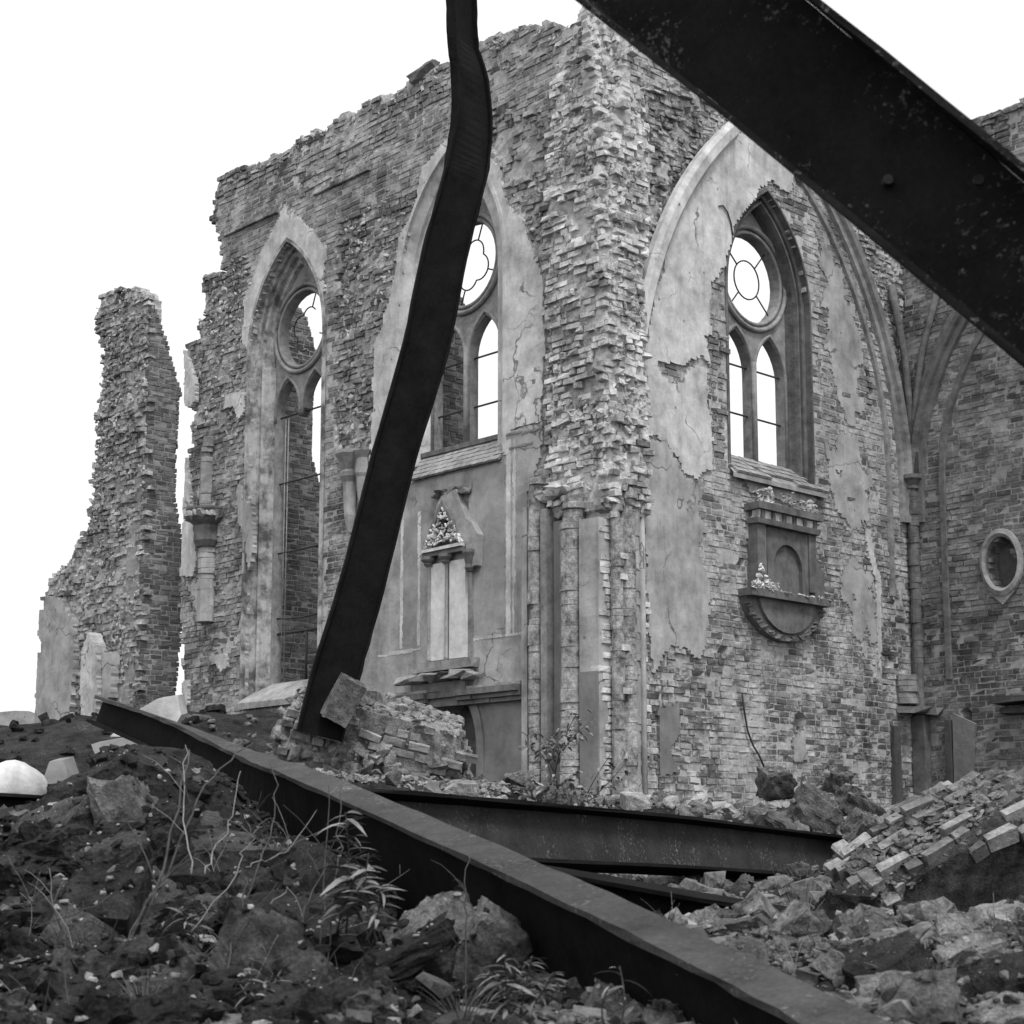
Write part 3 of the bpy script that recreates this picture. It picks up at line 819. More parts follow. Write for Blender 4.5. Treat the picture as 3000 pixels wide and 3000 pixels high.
tornR0 = zones([([RP(*p) for p in q], a) for q, a in (
    ([(1780, 250), (2260, 250), (2192, 385), (2068, 470), (1995, 560), (1943, 715), (1900, 880), (1870, 1100), (1780, 1100)], .8),
    ([(2085, 640), (2128, 640), (2128, 1330), (2085, 1330)], .18), ([(2000, 1900), (2120, 1900), (2120, 2350), (1900, 2400), (1900, 1960)], .22),
    ([(2440, 600), (2800, 500), (2720, 900), (2640, 1150), (2560, 900)], .35))])
tornR = lambda u, v: np.maximum(tornR0(u, v), 0.6 * np.clip((v - 12.2) / .6, 0, 1) + 0.12 * (fbm(np.asarray(u) * .9, np.asarray(v) * .9, 91) > .56))
holeR = [[RP(*p) for p in q] for q in ([(2326, 2095), (2357, 2095), (2357, 2142), (2326, 2142)], [(2158, 1640), (2180, 1640), (2180, 1660), (2158, 1660)], [(2483, 1478), (2497, 1478), (2497, 1495), (2483, 1495)],
         [(2108, 1895), (2128, 1895), (2128, 1925), (2108, 1925)], [(2585, 1914), (2608, 1914), (2604, 2020), (2588, 2040)], [(2533, 1062), (2554, 1120), (2556, 1192), (2546, 1190), (2540, 1110)])]
def solidR(u, v):
    w = 0.10 * (fbm(u * 3, v * 3, 22) - .5) * 2
    return pip(outR, np.clip(u, .51, A1 + .29), v + w) & ~pip(op3, u, v)
op3b = arch_pts(W3['c'], W3['hw'] + .11, W3['spring'], 0, 12, W3['base'] - .05)
def brickR(u, v):
    m = solidR(u, v) & ~pip(op3b, u, v)
    for q in (pl_r1,):
        m &= ~(pip(q, u - .18, v) & pip(q, u + .18, v) & pip(q, u, v + .12) & pip(q, u, v - .12) & ~pip(cut_r1, u, v))
    for q in holeR: m &= ~pip(q, u, v)
    return m
slab('core', wr, M['mortar'], (.5, A1 + .3, -1.2, 13.6), .075, solidR,
     lambda u, v: .008 + tornR(u, v) * (.04 + .3 * (fbm(u * 1.1, v * 1.1, 9) - .42) + .10 * (fbm(u * 6, v * 6, 2) - .3)) + .22 * sum(pip(q, u, v).astype(float) for q in holeR), .56, .3)
op3o = arch_pts(W3['c'], W3['hw'] + .5, W3['spring'], 0, 12, 5.2)
slab('outer_core', wr, M['mortar_dark'], (.7, A1 + .3, -1.2, 12.9), .15, lambda u, v: solidR(u, v) & ~pip(op3o, u, v), lambda u, v: .5 + 0 * u, .95, .2)
bR = lay((.5, A1, -1.2, 13.5), brickR, lambda u, v: 0 * u, tornR, seed=2, miss=.03)
lf = pip(light_infill, bR['u'], bR['v']); bR['tone'][lf] = np.clip(bR['tone'][lf] + .8, 0, 1.7)
clods(wr, M['mortar'], lambda u, v: (tornR0(u, v) > .3) & solidR(u, v), (.5, 8, 6, 13.3), lambda u, v: tornR0(u, v) * .1 - .02, 1300, .03, .16, 72)
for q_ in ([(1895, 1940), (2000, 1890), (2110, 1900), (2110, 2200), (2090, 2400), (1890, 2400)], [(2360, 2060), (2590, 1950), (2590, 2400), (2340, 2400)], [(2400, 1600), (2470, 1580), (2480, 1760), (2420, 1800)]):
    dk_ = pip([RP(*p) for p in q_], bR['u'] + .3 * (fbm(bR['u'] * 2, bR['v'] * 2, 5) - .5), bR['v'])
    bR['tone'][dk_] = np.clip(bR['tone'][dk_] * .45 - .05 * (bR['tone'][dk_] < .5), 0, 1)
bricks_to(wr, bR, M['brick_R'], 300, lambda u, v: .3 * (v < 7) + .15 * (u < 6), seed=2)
patch('plaster_patch', wr, M['plaster'], pl_r1, holes=[op3], cuts=[cut_r1], seed=31, rag=.26)
patch('plaster_patch', wr, M['plaster_grey'], pl_r2, seed=32, rag=.34, d=-.028)
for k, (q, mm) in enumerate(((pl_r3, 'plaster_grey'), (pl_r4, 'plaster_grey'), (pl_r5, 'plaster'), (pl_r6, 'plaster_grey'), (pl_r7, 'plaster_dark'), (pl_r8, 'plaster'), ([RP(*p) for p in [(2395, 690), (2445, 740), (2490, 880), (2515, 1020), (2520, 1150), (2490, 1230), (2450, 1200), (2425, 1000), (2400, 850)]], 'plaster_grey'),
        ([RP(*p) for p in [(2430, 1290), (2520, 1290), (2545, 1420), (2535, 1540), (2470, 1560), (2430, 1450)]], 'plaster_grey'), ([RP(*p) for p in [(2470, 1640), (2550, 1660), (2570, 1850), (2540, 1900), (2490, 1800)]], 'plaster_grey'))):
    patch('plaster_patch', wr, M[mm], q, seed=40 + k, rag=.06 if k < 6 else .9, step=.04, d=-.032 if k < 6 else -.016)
tw = window(wr, W3['c'], W3['hw'], W3['spring'], W3['base'], 6.5, 9.70, 0.77, 8.72, 0.40, M['jamb_dark'], M['tracery'], ring='plain', mhw=.055,
            bars=[(3.13, 3.94, 8.12, 0), (4.04, 4.85, 8.12, 0), (3.13, 3.94, 7.28, 0), (4.04, 4.85, 7.28, 0)], seed=3,
            prof=[(-0.01, -0.02), (0.0, 0.10), (0.3, 0.12), (0.32, 0.2), (0.45, 0.2), (0.6, 0.13), (0.8, 0.13), (0.9, 0.2), (0.92, 0.3), (1.0, 0.39)],
            collar=.05, collar_d=-.012, label='traceried window with iron ring and spokes in the right wall')
mb = MB(); a = (2.8, 5.35)
mb.add([(a[0], -.12, 6.06), (a[1], -.12, 6.06), (4.95, .40, 6.52), (3.0, .40, 6.52), (a[0], -.12, 5.98), (a[1], -.12, 5.98)], [(0, 1, 2, 3), (4, 5, 1, 0)]); mb.build('sill_bed', M['stone_mid'], tw)
tile_apron(tw, M['stone_mid'], 2.82, 5.3, .36, 6.50, -.12, 6.09, 4, 14, 5, gone=((3, 5), (3, 6), (3, 7), (3, 8)))
# wall rib: the moulded arch that once carried the vault
def rib(name, parent, c, hw, spring, base, prof, mat, lo, hi, n=22):
    rings = []
    for off, d in prof:
        pts = arch_pts(c, hw, spring, -off, n, base)
        rings.append([(u, d, v) for u, v in pts][lo:hi])
    mb = MB(); mb.loft(list(reversed(rings)))
    return mb.build(name, mat, parent)
rp = [(-.02, .0), (-.02, -.08), (.05, -.15), (.20, -.16), (.28, -.10), (.28, .02)]
rib('wall_rib', wr, FC, FH, FS, 5.0, rp, M['plaster'], 0, 20)
rp2 = [(-.12, .0), (-.10, -.06), (.0, -.07), (.03, -.14), (.10, -.18), (.16, -.14), (.18, -.08), (.26, -.08), (.30, -.02), (.30, .03)]
rib('wall_rib', wr, FC, FH, FS, 5.9, rp2, M['jamb'], 24, 47)
# second inner fillet on the right side
rib('arch_fillet', wr, FC, FH - .5, FS + .3, 4.5, [(-.02, .01), (0, -.05), (.08, -.06), (.1, .01)], M['jamb'], 25, 47)

# ------------------------------------------------------------------ wall W: comes forward again on the far right
ww = thing('ruined_wall', 'dark brick wall at the right edge with an oval niche', 'wall', (C4[0], C4[1], 0), AL)
outW = [(0, -1.2), (5, -1.2), (5, 13.4), (3, 13.35), (2.6, 13.3), (2, 13.2), (1.3, 13.25), (0, 13.1)]
oval = [WP(2937 + 47 * math.cos(a), 1648 + 76 * math.sin(a)) for a in np.linspace(0, 2 * math.pi, 25)[:-1]]
oc = (sum(p[0] for p in oval) / 24, sum(p[1] for p in oval) / 24)
holeW = [[WP(*p) for p in q] for q in ([(2824, 2080), (2844, 2080), (2844, 2118), (2824, 2118)],)]
def solidW(u, v):
    w = .12 * (fbm(u * 3, v * 3, 23) - .5) * 2
    return pip(outW, np.clip(u, .01, 4.99), v + w) & ~pip(oval, u, v)
tornW = lambda u, v: 0.0 + .4 * np.clip((v - 12.4) / .5, 0, 1) + .12 * (fbm(u, v, 55) > .55)
slab('core', ww, M['mortar_dark'], (0, 5, -1.2, 13.7), .08, solidW, lambda u, v: .008 + tornW(u, v) * .1 + .25 * sum(pip(q, u, v).astype(float) for q in holeW), .8, .3)
bW = lay((0, 5, -1.2, 13.6), lambda u, v: solidW(u, v) & ~pip(holeW[0], u, v), lambda u, v: 0 * u, tornW, seed=4, miss=.02)
bricks_to(ww, bW, M['brick_W'], 300, lambda u, v: .4 * (u < 2.7) + .2 * (v < 10), seed=4)
mb = MB(); mb.box(oc[0] - .6, oc[0] + .6, .35, .4, oc[1] - .7, oc[1] + .7); mb.build('niche_back', M['stone_dark'], ww)
mb = MB(); mb.loft([[(oc[0] + (u - oc[0]) * k, d, oc[1] + (v - oc[1]) * k) for u, v in oval + oval[:1]] for k, d in ((1.32, .0), (1.30, -.07), (1.12, -.10), (1.0, -.05), (1.0, .36))])
mb.build('oval_frame', M['stone_mid'], ww)
mb = MB(); mb.prism([(oc[0] - .25, oc[1] - .52), (oc[0], oc[1] - .75), (oc[0] + .25, oc[1] - .52)], -.05, .02)
mb.build('frame_drop', M['stone_mid'], ww)
rib('wall_rib', ww, 2.75, 2.55, 6.4, 5.9, rp2, M['jamb_dark'], 0, 24)
rib('arch_fillet', ww, 2.75, 2.0, 6.6, 3.0, [(-.02, .01), (0, -.04), (.1, -.05), (.12, .01)], M['jamb_dark'], 0, 24)

# the shaft in the inner corner, with capital, broken ledges
def drums(mb, u, d, r, v0, v1, pitch=.105, n=10, j=.012, seed=0, torn_top=0):
    rr = random.Random(seed); v = v0
    while v < v1:
        pitch = rr.choice((.105, .105, .21, .315, .63)) if v < v1 - .7 else .105
        q = r * (1 + rr.uniform(-.03, .03)); du, dd = rr.uniform(-j, j), rr.uniform(-j, j)
        if torn_top and v > v1 - torn_top: du += rr.uniform(-.05, .05); q *= rr.uniform(.7, 1.0)
        mb.lathe(u + du, d + dd, [(q * .96, v), (q, v + .008), (q * rr.uniform(.97, 1.0), v + pitch - .012), (q * .96, v + pitch - .002)], n, False)
        v += pitch
cs = thing('corner_shaft', 'slender dark wall shaft in the inner corner below springing vault ribs', 'column', (C0[0], C0[1], 0), AR)
us = A1 - .10
mb = MB(); drums(mb, us, -.12, .10, -1.2, RP(2660, 1440)[1], seed=3); mb.build('shaft', M['jamb_dark'], cs)
vc = RP(2660, 1440)[1]
mb = MB(); mb.lathe(us, -.12, [(.10, vc), (.13, vc + .02), (.13, vc + .05), (.11, vc + .07), (.15, vc + .16), (.2, vc + .2), (.2, vc + .27)], 10); mb.build('capital', M['jamb_dark'], cs)
mb = MB()
mb.tube([(us, -.12, vc + .2), (us, -.12, vc + 1.6), (us - .12, -.12, vc + 2.6), (us - .42, -.1, vc + 3.8)], .07, 8); mb.build('rib', M['jamb_dark'], cs)
mb = MB(); mb.tube([(us + .02, -.2, vc + .2), (us + .02, -.2, vc + 1.4), (us + .03, -.42, vc + 2.6), (us + .03, -.85, vc + 3.8)], .06, 8); mb.build('rib', M['jamb_dark'], cs)
vb = RP(2660, 2082)[1]
mb = MB(); mb.box(us - .55, us - .1, -.42, -.02, vb - .06, vb + .07, .04); mb.box(us - .12, us + .1, -.55, -.02, vb - .08, vb + .02, .03); mb.build('broken_ledge', M['stone_dark'], cs)
mb = MB(); drums(mb, us - .32, -.06, .22, vb + .1, RP(2640, 1985)[1], n=8, seed=9); mb.build('column_stump', M['jamb'], cs)
mb = MB(); mb.box(us - .75, us - .58, -.09, .02, RP(2600, 2380)[1] - .5, RP(2600, 2126)[1], .03); mb.build('timber_lath', M['timber'], cs)
mb = MB(); mb.box(us - .12, us + .06, -.28, -.02, -1.2, vb - .1, .01); mb.build('lower_shaft', M['jamb_dark'], cs)

# ------------------------------------------------------------------ the torn pier on the projecting corner
pr = thing('corner_pier', 'tall torn brick pier on the projecting corner, bright with old mortar', 'pier', (C0[0], C0[1], 0), AL)
PB = -.22
vsh = 5.05
def ridge(v): return np.clip((np.asarray(v) - 8.2) * .085, 0, .45)
def tornP(u, v): return np.where(np.asarray(v) > vsh - .1, .8, .12) * (0.75 + .5 * (fbm(np.asarray(u) * .8 + 9, np.asarray(v) * .5, 77) - .3))
def pierL_d(u, v):
    d = PB + 0 * np.asarray(u, float)
    d = d + np.clip(u + ridge(v) - .15, 0, 1) * .9 + np.clip(-1.05 - np.asarray(u), 0, .3) * .8
    d = d + np.where(np.asarray(v) > 10.8, np.clip((np.asarray(v) - 10.8) * .10, 0, .25), 0)
    return np.where(np.asarray(v) < vsh, PB + .16, d)
topP = lambda u: 13.2 + .6 * (fbm(np.asarray(u) * 2.2, np.asarray(u) * 0, 12) - .5)
def maskPL(u, v): return (u > -1.22 + .1 * (vnoise(v * 2, 0 * v, 6) - .5) - .12 * np.clip(v - 10.5, 0, 3)) & (u < .2) & (v < topP(u))
slab('core', pr, M['mortar_pier'], (-1.7, .2, -1.2, 13.7), .055, lambda u, v: maskPL(u, v) & (u < .12),
     lambda u, v: pierL_d(u, v) + .02 + tornP(u, v) * (.05 + .30 * (fbm(u * 1.1, v * 1.1, 9) - .42) + .13 * (fbm(u * 6, v * 6, 4) - .45)), .4, .3)
bP = lay((-1.7, .22, -1.2, 13.6), maskPL, pierL_d, tornP, seed=6, miss=.03, miss_t=.3)
clods(pr, M['mortar_pier'], lambda u, v: maskPL(u, v) & (v > vsh), (-1.3, .1, 5, 13.4), lambda u, v: pierL_d(u, v) + .06, 1500, .03, .16, 73)
bricks_to(pr, bP, M['brick_pier'], 150, lambda u, v: .3 * (v > 5), seed=6)
# its right flank, turned by a quarter
def merge_turned(src, dst, u=0.0):
    # hang everything built in the quarter-turned frame on the one thing it belongs to
    for ch in list(src.children):
        x, y, z = ch.location
        ch.parent = dst
        ch.location = (u - y, x, z)
        ch.rotation_euler = (ch.rotation_euler.x, ch.rotation_euler.y, ch.rotation_euler.z + math.pi / 2)
    bpy.data.objects.remove(src)
pr_R = bpy.data.objects.new('turned', None)
def pierR_d(u, v):
    d = PB + 0 * np.asarray(u, float)
    d = d + np.clip(-np.asarray(u) - .0 + ridge(v) * .6, 0, 1) * .35 + np.where(np.asarray(v) > 10.8, np.clip((np.asarray(v) - 10.8) * .14, 0, .35), 0)
    return np.where(np.asarray(v) < vsh, PB + .14, d)
def maskPR(u, v): return (u > -.2) & (u < .66 + .12 * (vnoise(v * 2, 0 * v, 16) - .5) + .25 * np.clip((v - 9) / 3, 0, 1)) & (v < topP(u))
slab('core', pr_R, M['mortar_pier'], (-.22, 1.1, -1.2, 13.7), .055, lambda u, v: maskPR(u, v) & (u > -.12),
     lambda u, v: pierR_d(u, v) + .02 + tornP(u + 5, v) * (.05 + .30 * (fbm(u * 1.1, v * 1.1, 9) - .42) + .13 * (fbm(u * 6, v * 6, 4) - .45)), .4, .3)
bP2 = lay((-.22, 1.1, -1.2, 13.6), maskPR, pierR_d, lambda u, v: tornP(u + 5, v), seed=7, miss=.04, miss_t=.3)
clods(pr_R, M['mortar_pier'], lambda u, v: maskPR(u, v) & (v > vsh), (-.1, 1.0, 5, 13.4), lambda u, v: pierR_d(u, v) + .06, 1100, .03, .18, 74)
bricks_to(pr_R, bP2, M['brick_pier'], 150, lambda u, v: .3 * (v > 5), seed=7)
# clustered shafts on the lower pier
def LX(x, y=1900): return LP(x, y)[0]
g = PB + .1
for k, (x0, x1, dd, mm, top) in enumerate(((1556, 1574, -.10, 'plaster_grey', 5.3), (1622, 1641, -.16, 'jamb', 5.2), (1643, 1680, -.02, 'plaster_dark', 5.0), (1742, 1797, -.2, 'plaster_grey', 4.9), (1743, 1796, -.215, 'plaster_dark', 2.6))):
    mb = MB(); mb.box(LX(x0), LX(x1), dd - .12, .1, -1.2, top, .01); mb.build('pier_strip', M[mm], pr)
for k, (x0, x1, dd, top) in enumerate(((1575, 1616, -.14, 5.7), (1681, 1739, -.22, 5.25))):
    a, b = LX(x0), LX(x1)
    mb = MB(); drums(mb, (a + b) / 2, dd, (b - a) / 2, -1.2, top, n=10, seed=k + 5, torn_top=.4); mb.build('shaft', M['drum'], pr)
mb = MB(); drums(mb, .15, PB + .0, .13, -1.2, 5.3, n=10, seed=15, torn_top=.6); mb.build('shaft', M['drum'], pr_R)
mb = MB(); drums(mb, .40, PB + .12, .10, -1.2, 5.4, n=8, seed=16, torn_top=.3); mb.build('shaft', M['plaster_grey'], pr_R)
mb = MB(); mb.tube([(.60, -.10, -1.2), (.60, -.10, 5.6)], .05, 8); mb.build('roll', M['plaster_grey'], pr_R)
mb = MB(); drums(mb, -.04, PB + .03, .10, -1.2, 5.2, n=10, seed=18, torn_top=.5); mb.build('shaft', M['drum'], pr_R)
merge_turned(pr_R, pr)
# remains of a canopy base at the top of the shafts
mb = MB()
u_, v_ = LP(1640, 1455)
for k in range(5): mb.blob((u_ + random.uniform(-.3, .35), -.2 + random.uniform(-.05, .05), v_ + random.uniform(-.12, .1)), (.18, .12, .09), .5, 40 + k, 1, False)
mb.build('broken_capital', M['plaster'], pr)

# ------------------------------------------------------------------ free-standing fragment on the left
tf = thing('wall_fragment', 'tall free-standing brick fragment with torn face and stepped buttress on the left', 'wall', (C0[0], C0[1], 0), AL)
outT = [LP(*p) for p in [(145, 1747), (145, 1700), (158, 1700), (160, 1673), (194, 1657), (217, 1616), (228, 1575), (254, 1549), (261, 1507), (266, 1445), (274, 1362), (282, 1285), (290, 1140), (298, 1093), (300, 1020), (290, 985),
        (282, 928), (287, 897), (305, 855), (321, 842), (362, 832), (409, 842), (440, 866)]]
UT = LP(440, 990)[0]
outT = [(outT[0][0], -1.2)] + outT + [(UT, outT[-1][1]), (UT, -1.2)]
def maskT(u, v):
    w = .12 * (fbm(u * 3, v * 3, 25) - .5) * 2
    return pip(outT, np.minimum(u + w + .16, UT - .01), v + w) & (u < UT)
def depT(u, v): return -.05 + .06 * np.clip((-14.2 - u), 0, 1.2) + .0 * v
tT = lambda u, v: .85 + 0 * u
ub0, ub1 = min(p[0] for p in outT), UT
slab('core', tf, M['mortar'], (ub0 - .2, ub1, -1.2, 12.2), .07, lambda u, v: maskT(u, v) & (u < UT - .07), lambda u, v: depT(u, v) + .045 + .26 * (fbm(u * 1.1, v * 1.1, 9) - .42) + .12 * (fbm(u * 6, v * 6, 4) - .4), .3, .3)
bT = lay((ub0 - .2, ub1, -1.2, 12.2), maskT, depT, tT, seed=8, miss=.03)
clods(tf, M['mortar'], maskT, (ub0, UT - .05, 1, 12), lambda u, v: depT(u, v) + .05, 1700, .03, .16, 75)
bricks_to(tf, bT, M['brick_tower'], 150, lambda u, v: .3 * (v > 2), seed=8)
# smooth outer side of the buttress
oT = frame_pt(C0, AL, UT)
sT = bpy.data.objects.new('turned', None)
TP = lambda x, y: plane(oT, AR, x, y)
sp = [TP(*p) for p in [(440, 866), (455, 897), (468, 933), (481, 974), (463, 982), (489, 987), (507, 1062), (536, 1155), (527, 1160), (523, 1270), (515, 1461), (528, 1528), (538, 1590), (540, 1700), (535, 1850), (515, 2040)]]
sp = [(0.0, sp[0][1])] + sp + [(sp[-1][0] + .1, -1.2), (0.0, -1.2)]
mS = lambda u, v: pip(sp, u, v) & (u > .02)
slab('core', sT, M['mortar_dark'], (0.02, 1.6, -1.2, 12.2), .06, lambda u, v: mS(u + .05, v), lambda u, v: .008 + 0 * u, .7, .1)
bS = lay((0.02, 1.6, 0, 12.2), mS, lambda u, v: 0 * u, lambda u, v: 0 * u, seed=9, miss=0, clip=sp)
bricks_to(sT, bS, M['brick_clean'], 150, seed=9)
merge_turned(sT, tf, UT)
for q, mm, dd in (([(295, 1848), (311, 1892), (318, 1907), (321, 2031), (311, 2155), (280, 2161), (272, 2031), (274, 1917)], 'plaster', -.3), ([(322, 1910), (352, 1915), (348, 2040), (322, 2060)], 'plaster_grey', -.2)):
    patch('plaster_patch', tf, M[mm], [LP(*p) for p in q], d=dd, back=.0, seed=60, rag=.05)
lw = thing('wall_fragment', 'pale plastered wall stub left of the torn fragment', 'wall', (C0[0], C0[1], 0), AL)
ps = [LP(*p) for p in [(145, 1747), (197, 1757), (202, 1793), (228, 1814), (230, 1907), (222, 2036), (207, 2150), (197, 2171), (112, 2190), (116, 2062), (122, 1917), (132, 1907), (135, 1881), (124, 1860), (127, 1788), (142, 1785)]]
slab('core', lw, M['plaster_grey'], (-17.8, -15.2, 1.5, 6), .05, lambda u, v: pip(ps, u + .06 * (fbm(u * 4, v * 4, 5) - .5), v), lambda u, v: -.12 + .012 * fbm(u * 3, v * 3, 4), .5, .3, True)

# ------------------------------------------------------------------ rubble ground
GP = []
for x, y, Y in [(-300, 3000, 6.6), (100, 3010, 6.8), (750, 3000, 6.8), (1400, 3010, 6.9), (2000, 3050, 6.2), (2600, 3030, 6.4), (3200, 3000, 6.5),
                (0, 2760, 8), (500, 2760, 8), (1000, 2790, 8), (1400, 2850, 7.8), (0, 2560, 9.3), (450, 2480, 9.4), (800, 2600, 9.3),
                (-100, 2470, 10.4), (60, 2440, 10.6), (210, 2370, 10.6), (330, 2250, 10.8), (450, 2195, 10.9), (540, 2260, 10.8), (660, 2580, 10.4), (850, 2660, 10.2), (1050, 2740, 9.8), (1300, 2820, 9.0), (700, 2600, 12), (1000, 2650, 12),
                (1800, 2720, 10), (2100, 2725, 9.5), (2600, 2800, 8), (2900, 2700, 9), (3200, 2720, 8.6), (2350, 2760, 8.8), (1750, 2690, 12), (2200, 2680, 12.5), (2600, 2740, 12.0), (2850, 2740, 12.0), (3050, 2740, 12), (2000, 2700, 11), (2400, 2700, 11), (2700, 2730, 11),
                (-100, 2420, 12.5), (100, 2400, 12.5), (200, 2380, 14), (700, 2520, 14), (1200, 2620, 14.0), (1500, 2640, 14.5), (1800, 2640, 15.0), (2300, 2600, 17), (1600, 2640, 12), (1300, 2640, 12), (2000, 2560, 18.5),
                (700, 2250, 20), (1000, 2280, 20), (1300, 2300, 20.5), (1500, 2345, 23), (1750, 2360, 22.5), (2000, 2385, 23), (2250, 2390, 23.5), (2500, 2400, 25), (2750, 2400, 27), (3000, 2420, 25), (3300, 2420, 22),
                (500, 2120, 30), (250, 2190, 33), (50, 2200, 36), (700, 2100, 29), (-300, 2180, 36), (-600, 2200, 28), (-500, 2300, 16)]:
    GP.append(at(x, y, Y))
GP += [Vector(p) for p in ((0, 0, -1.35), (-3, 2, -1.3), (3, 2, -1.3), (0, -6, -1.4), (-8, 6, -.4), (8, 7, -.5), (10, 16, .3), (-12, 20, 1.4), (0, 40, .6), (12, 32, .8), (-14, 45, 1.2), (14, 45, .8), (0, 60, .5), (-30, 30, 1.0), (30, 30, .5))]
GA = np.array([tuple(p) for p in GP])
def gz(X, Y):
    X = np.asarray(X, float); Y = np.asarray(Y, float)
    w = 1.0 / (((X[..., None] - GA[:, 0]) ** 2 + (Y[..., None] - GA[:, 1]) ** 2) + .05) ** 1.9
    return (w * GA[:, 2]).sum(-1) / w.sum(-1)
def gfull(X, Y):
    return gz(X, Y) + .26 * (fbm(X * 1.7, Y * 1.7, 61, 4) - .5) + .05 * (fbm(X * 6, Y * 6, 62, 3) - .5)
xs = np.concatenate([[-400, -150, -80, -50, -35, -26], np.arange(-20, -5, .35), np.arange(-5, 5, .07), np.arange(5, 16, .35), [20, 26, 35, 50, 80, 150, 400]])
ys = np.concatenate([[-60, -25, -12, -6, -2, 1, 3], np.arange(4, 13, .07), np.arange(13, 40, .3), [42, 45, 50, 58, 70, 90, 150, 300, 700]])
GX, GY = np.meshgrid(xs, ys)
GZ = gfull(GX, GY)
idx = np.arange(GX.size).reshape(GX.shape)
q = np.stack([idx[:-1, :-1], idx[:-1, 1:], idx[1:, 1:], idx[1:, :-1]], -1).reshape(-1, 4)
g = link('ground', mk_mesh('ground', np.stack([GX, GY, GZ], -1).reshape(-1, 3), q, mat=M['ground'], smooth=True))
tag(g, 'earth and crushed rubble covering the floor of the ruin', None, None, 'structure')

# ------------------------------------------------------------------ rubble pieces
def broken_brick(seed):
    r = random.Random(seed); P = brick_shape(1, seed, 1.5)[0] - np.array([0, .5, 0])
    L = r.uniform(.45, 1.0)
    P = P * np.array([.28 * L, .13, .085]) * .66
    P[P[:, 0] > 0] += np.array([[r.uniform(-.03, .03), 0, 0] for _ in range((P[:, 0] > 0).sum())])
    Q = np.concatenate([BQ, [[3, 2, 1, 0]]]); T = np.concatenate([Q[:, [0, 1, 2]], Q[:, [0, 2, 3]]])
    return P, T
BRK = [broken_brick(200 + k) for k in range(8)]

def rnd_rot(r, flat=False):
    if flat: return Matrix.Rotation(r.uniform(0, 6.28), 3, 'Z') @ Matrix.Rotation(r.normal(0, .35), 3, 'X') @ Matrix.Rotation(r.normal(0, .35), 3, 'Y')
    return Matrix.Rotation(r.uniform(0, 6.28), 3, 'Z') @ Matrix.Rotation(r.uniform(0, 6.28), 3, 'X') @ Matrix.Rotation(r.uniform(0, 6.28), 3, 'Y')

def scatter(n, region, smin, smax, seed, brick_share=.5, pw=2.0, sink=.25):
    r = np.random.default_rng(seed); out = []
    while len(out) < n:
        x, y = region(r)
        s = smin + (smax - smin) * r.random() ** pw
        bk = r.random() < brick_share
        out.append((x, y, s, bk, int(r.integers(0, 8 if bk else 10)), rnd_rot(r, True), r.random()))
    X = np.array([o[0] for o in out]); Y = np.array([o[1] for o in out])
    Z = gfull(X, Y)
    return [(X[i], Y[i], Z[i] + (out[i][2] * .28 if not out[i][3] else .03) * (1 - sink * 2), *out[i][2:]) for i in range(n)]

def pieces_to_mesh(name, pcs, mat, label):
    VS = []; TS = []; tone = []; b = 0
    for x, y, z, s, bk, k, R, t in pcs:
        V, T = BRK[k] if bk else ROCK[k]
        V = V * (s / .28 * 1.0 if (bk and s < .2) else (1.0 if bk else s * .5))
        W = V @ np.array(R).T + np.array([x, y, z])
        VS.append(W); TS.append(T + b); b += len(W); tone.append(np.full(len(T), t))
    me = mk_mesh(name, np.concatenate(VS), None, np.concatenate(TS), mat=mat, tone=np.concatenate(tone))
    return tag(link(name, me), label, 'rubble', None, 'stuff')

def pieces_to_objects(name, pcs, mat, label, group, cat):
    cache = {}
    for x, y, z, s, bk, k, R, t in pcs:
        if (bk, k) not in cache:
            V, T = BRK[k] if bk else ROCK[k]
            cache[(bk, k)] = mk_mesh(name, V, None, T, mat=mat, tone=np.full(len(T), -1.0))
        o = link(name, cache[(bk, k)])
        sc = 1.0 if bk else s * .5
        o.matrix_world = Matrix.Translation((x, y, z)) @ R.to_4x4() @ Matrix.Scale(sc, 4)
        tag(o, label, cat, group)

def wedge(x0, x1, Y0, Y1, pwr=1.0):
    """points inside the view wedge between picture columns x0..x1 and distances Y0..Y1"""
    def f(r):
        Y = Y0 + (Y1 - Y0) * r.random() ** pwr
        return ((r.uniform(x0, x1) - 1500) / F * Y, Y)
    return f
# left slope (dark), right foreground (paler), strip along the walls
pieces_to_mesh('rubble', scatter(15000, wedge(-250, 1550, 5.6, 12.2), .012, .10, 1, .22, 2.6), M['rubble_dark'], 'crumbled dark brick rubble covering the left foreground slope')
pieces_to_mesh('rubble', scatter(10000, wedge(1500, 3250, 5.6, 12.5), .012, .09, 2, .18, 2.6), M['rubble_mid'], 'crumbled mortar and small stones on the right foreground')
pieces_to_mesh('rubble', scatter(2600, wedge(500, 3250, 12, 27), .05, .35, 3, .4), M['rubble_mid'], 'rubble heaped along the foot of the walls')
pieces_to_mesh('rubble', scatter(500, wedge(-300, 700, 12, 36), .1, .5, 4, .4), M['rubble_dark'], 'rubble heaped around the foot of the left fragment')
pieces_to_mesh('rubble', scatter(1600, wedge(-250, 1500, 5.6, 11.5), .012, .06, 21, 0, 2.5), M['rubble_pale'], 'pale mortar crumbs sprinkled over the left foreground slope')
pieces_to_objects('broken_brick', scatter(150, wedge(-100, 1450, 5.9, 11.5), .10, .22, 5, .85, 1.5, .2), M['brick_rubble'], 'broken brick lying loose on the dark left rubble slope', 'bricks loose on the left rubble slope', 'brick')
pieces_to_objects('broken_brick', scatter(130, wedge(1650, 3150, 6.0, 11), .08, .2, 6, .75, 1.5, .1), M['brick_rubble_r'], 'broken brick lying loose in the right foreground rubble', 'bricks loose in the right foreground', 'brick')
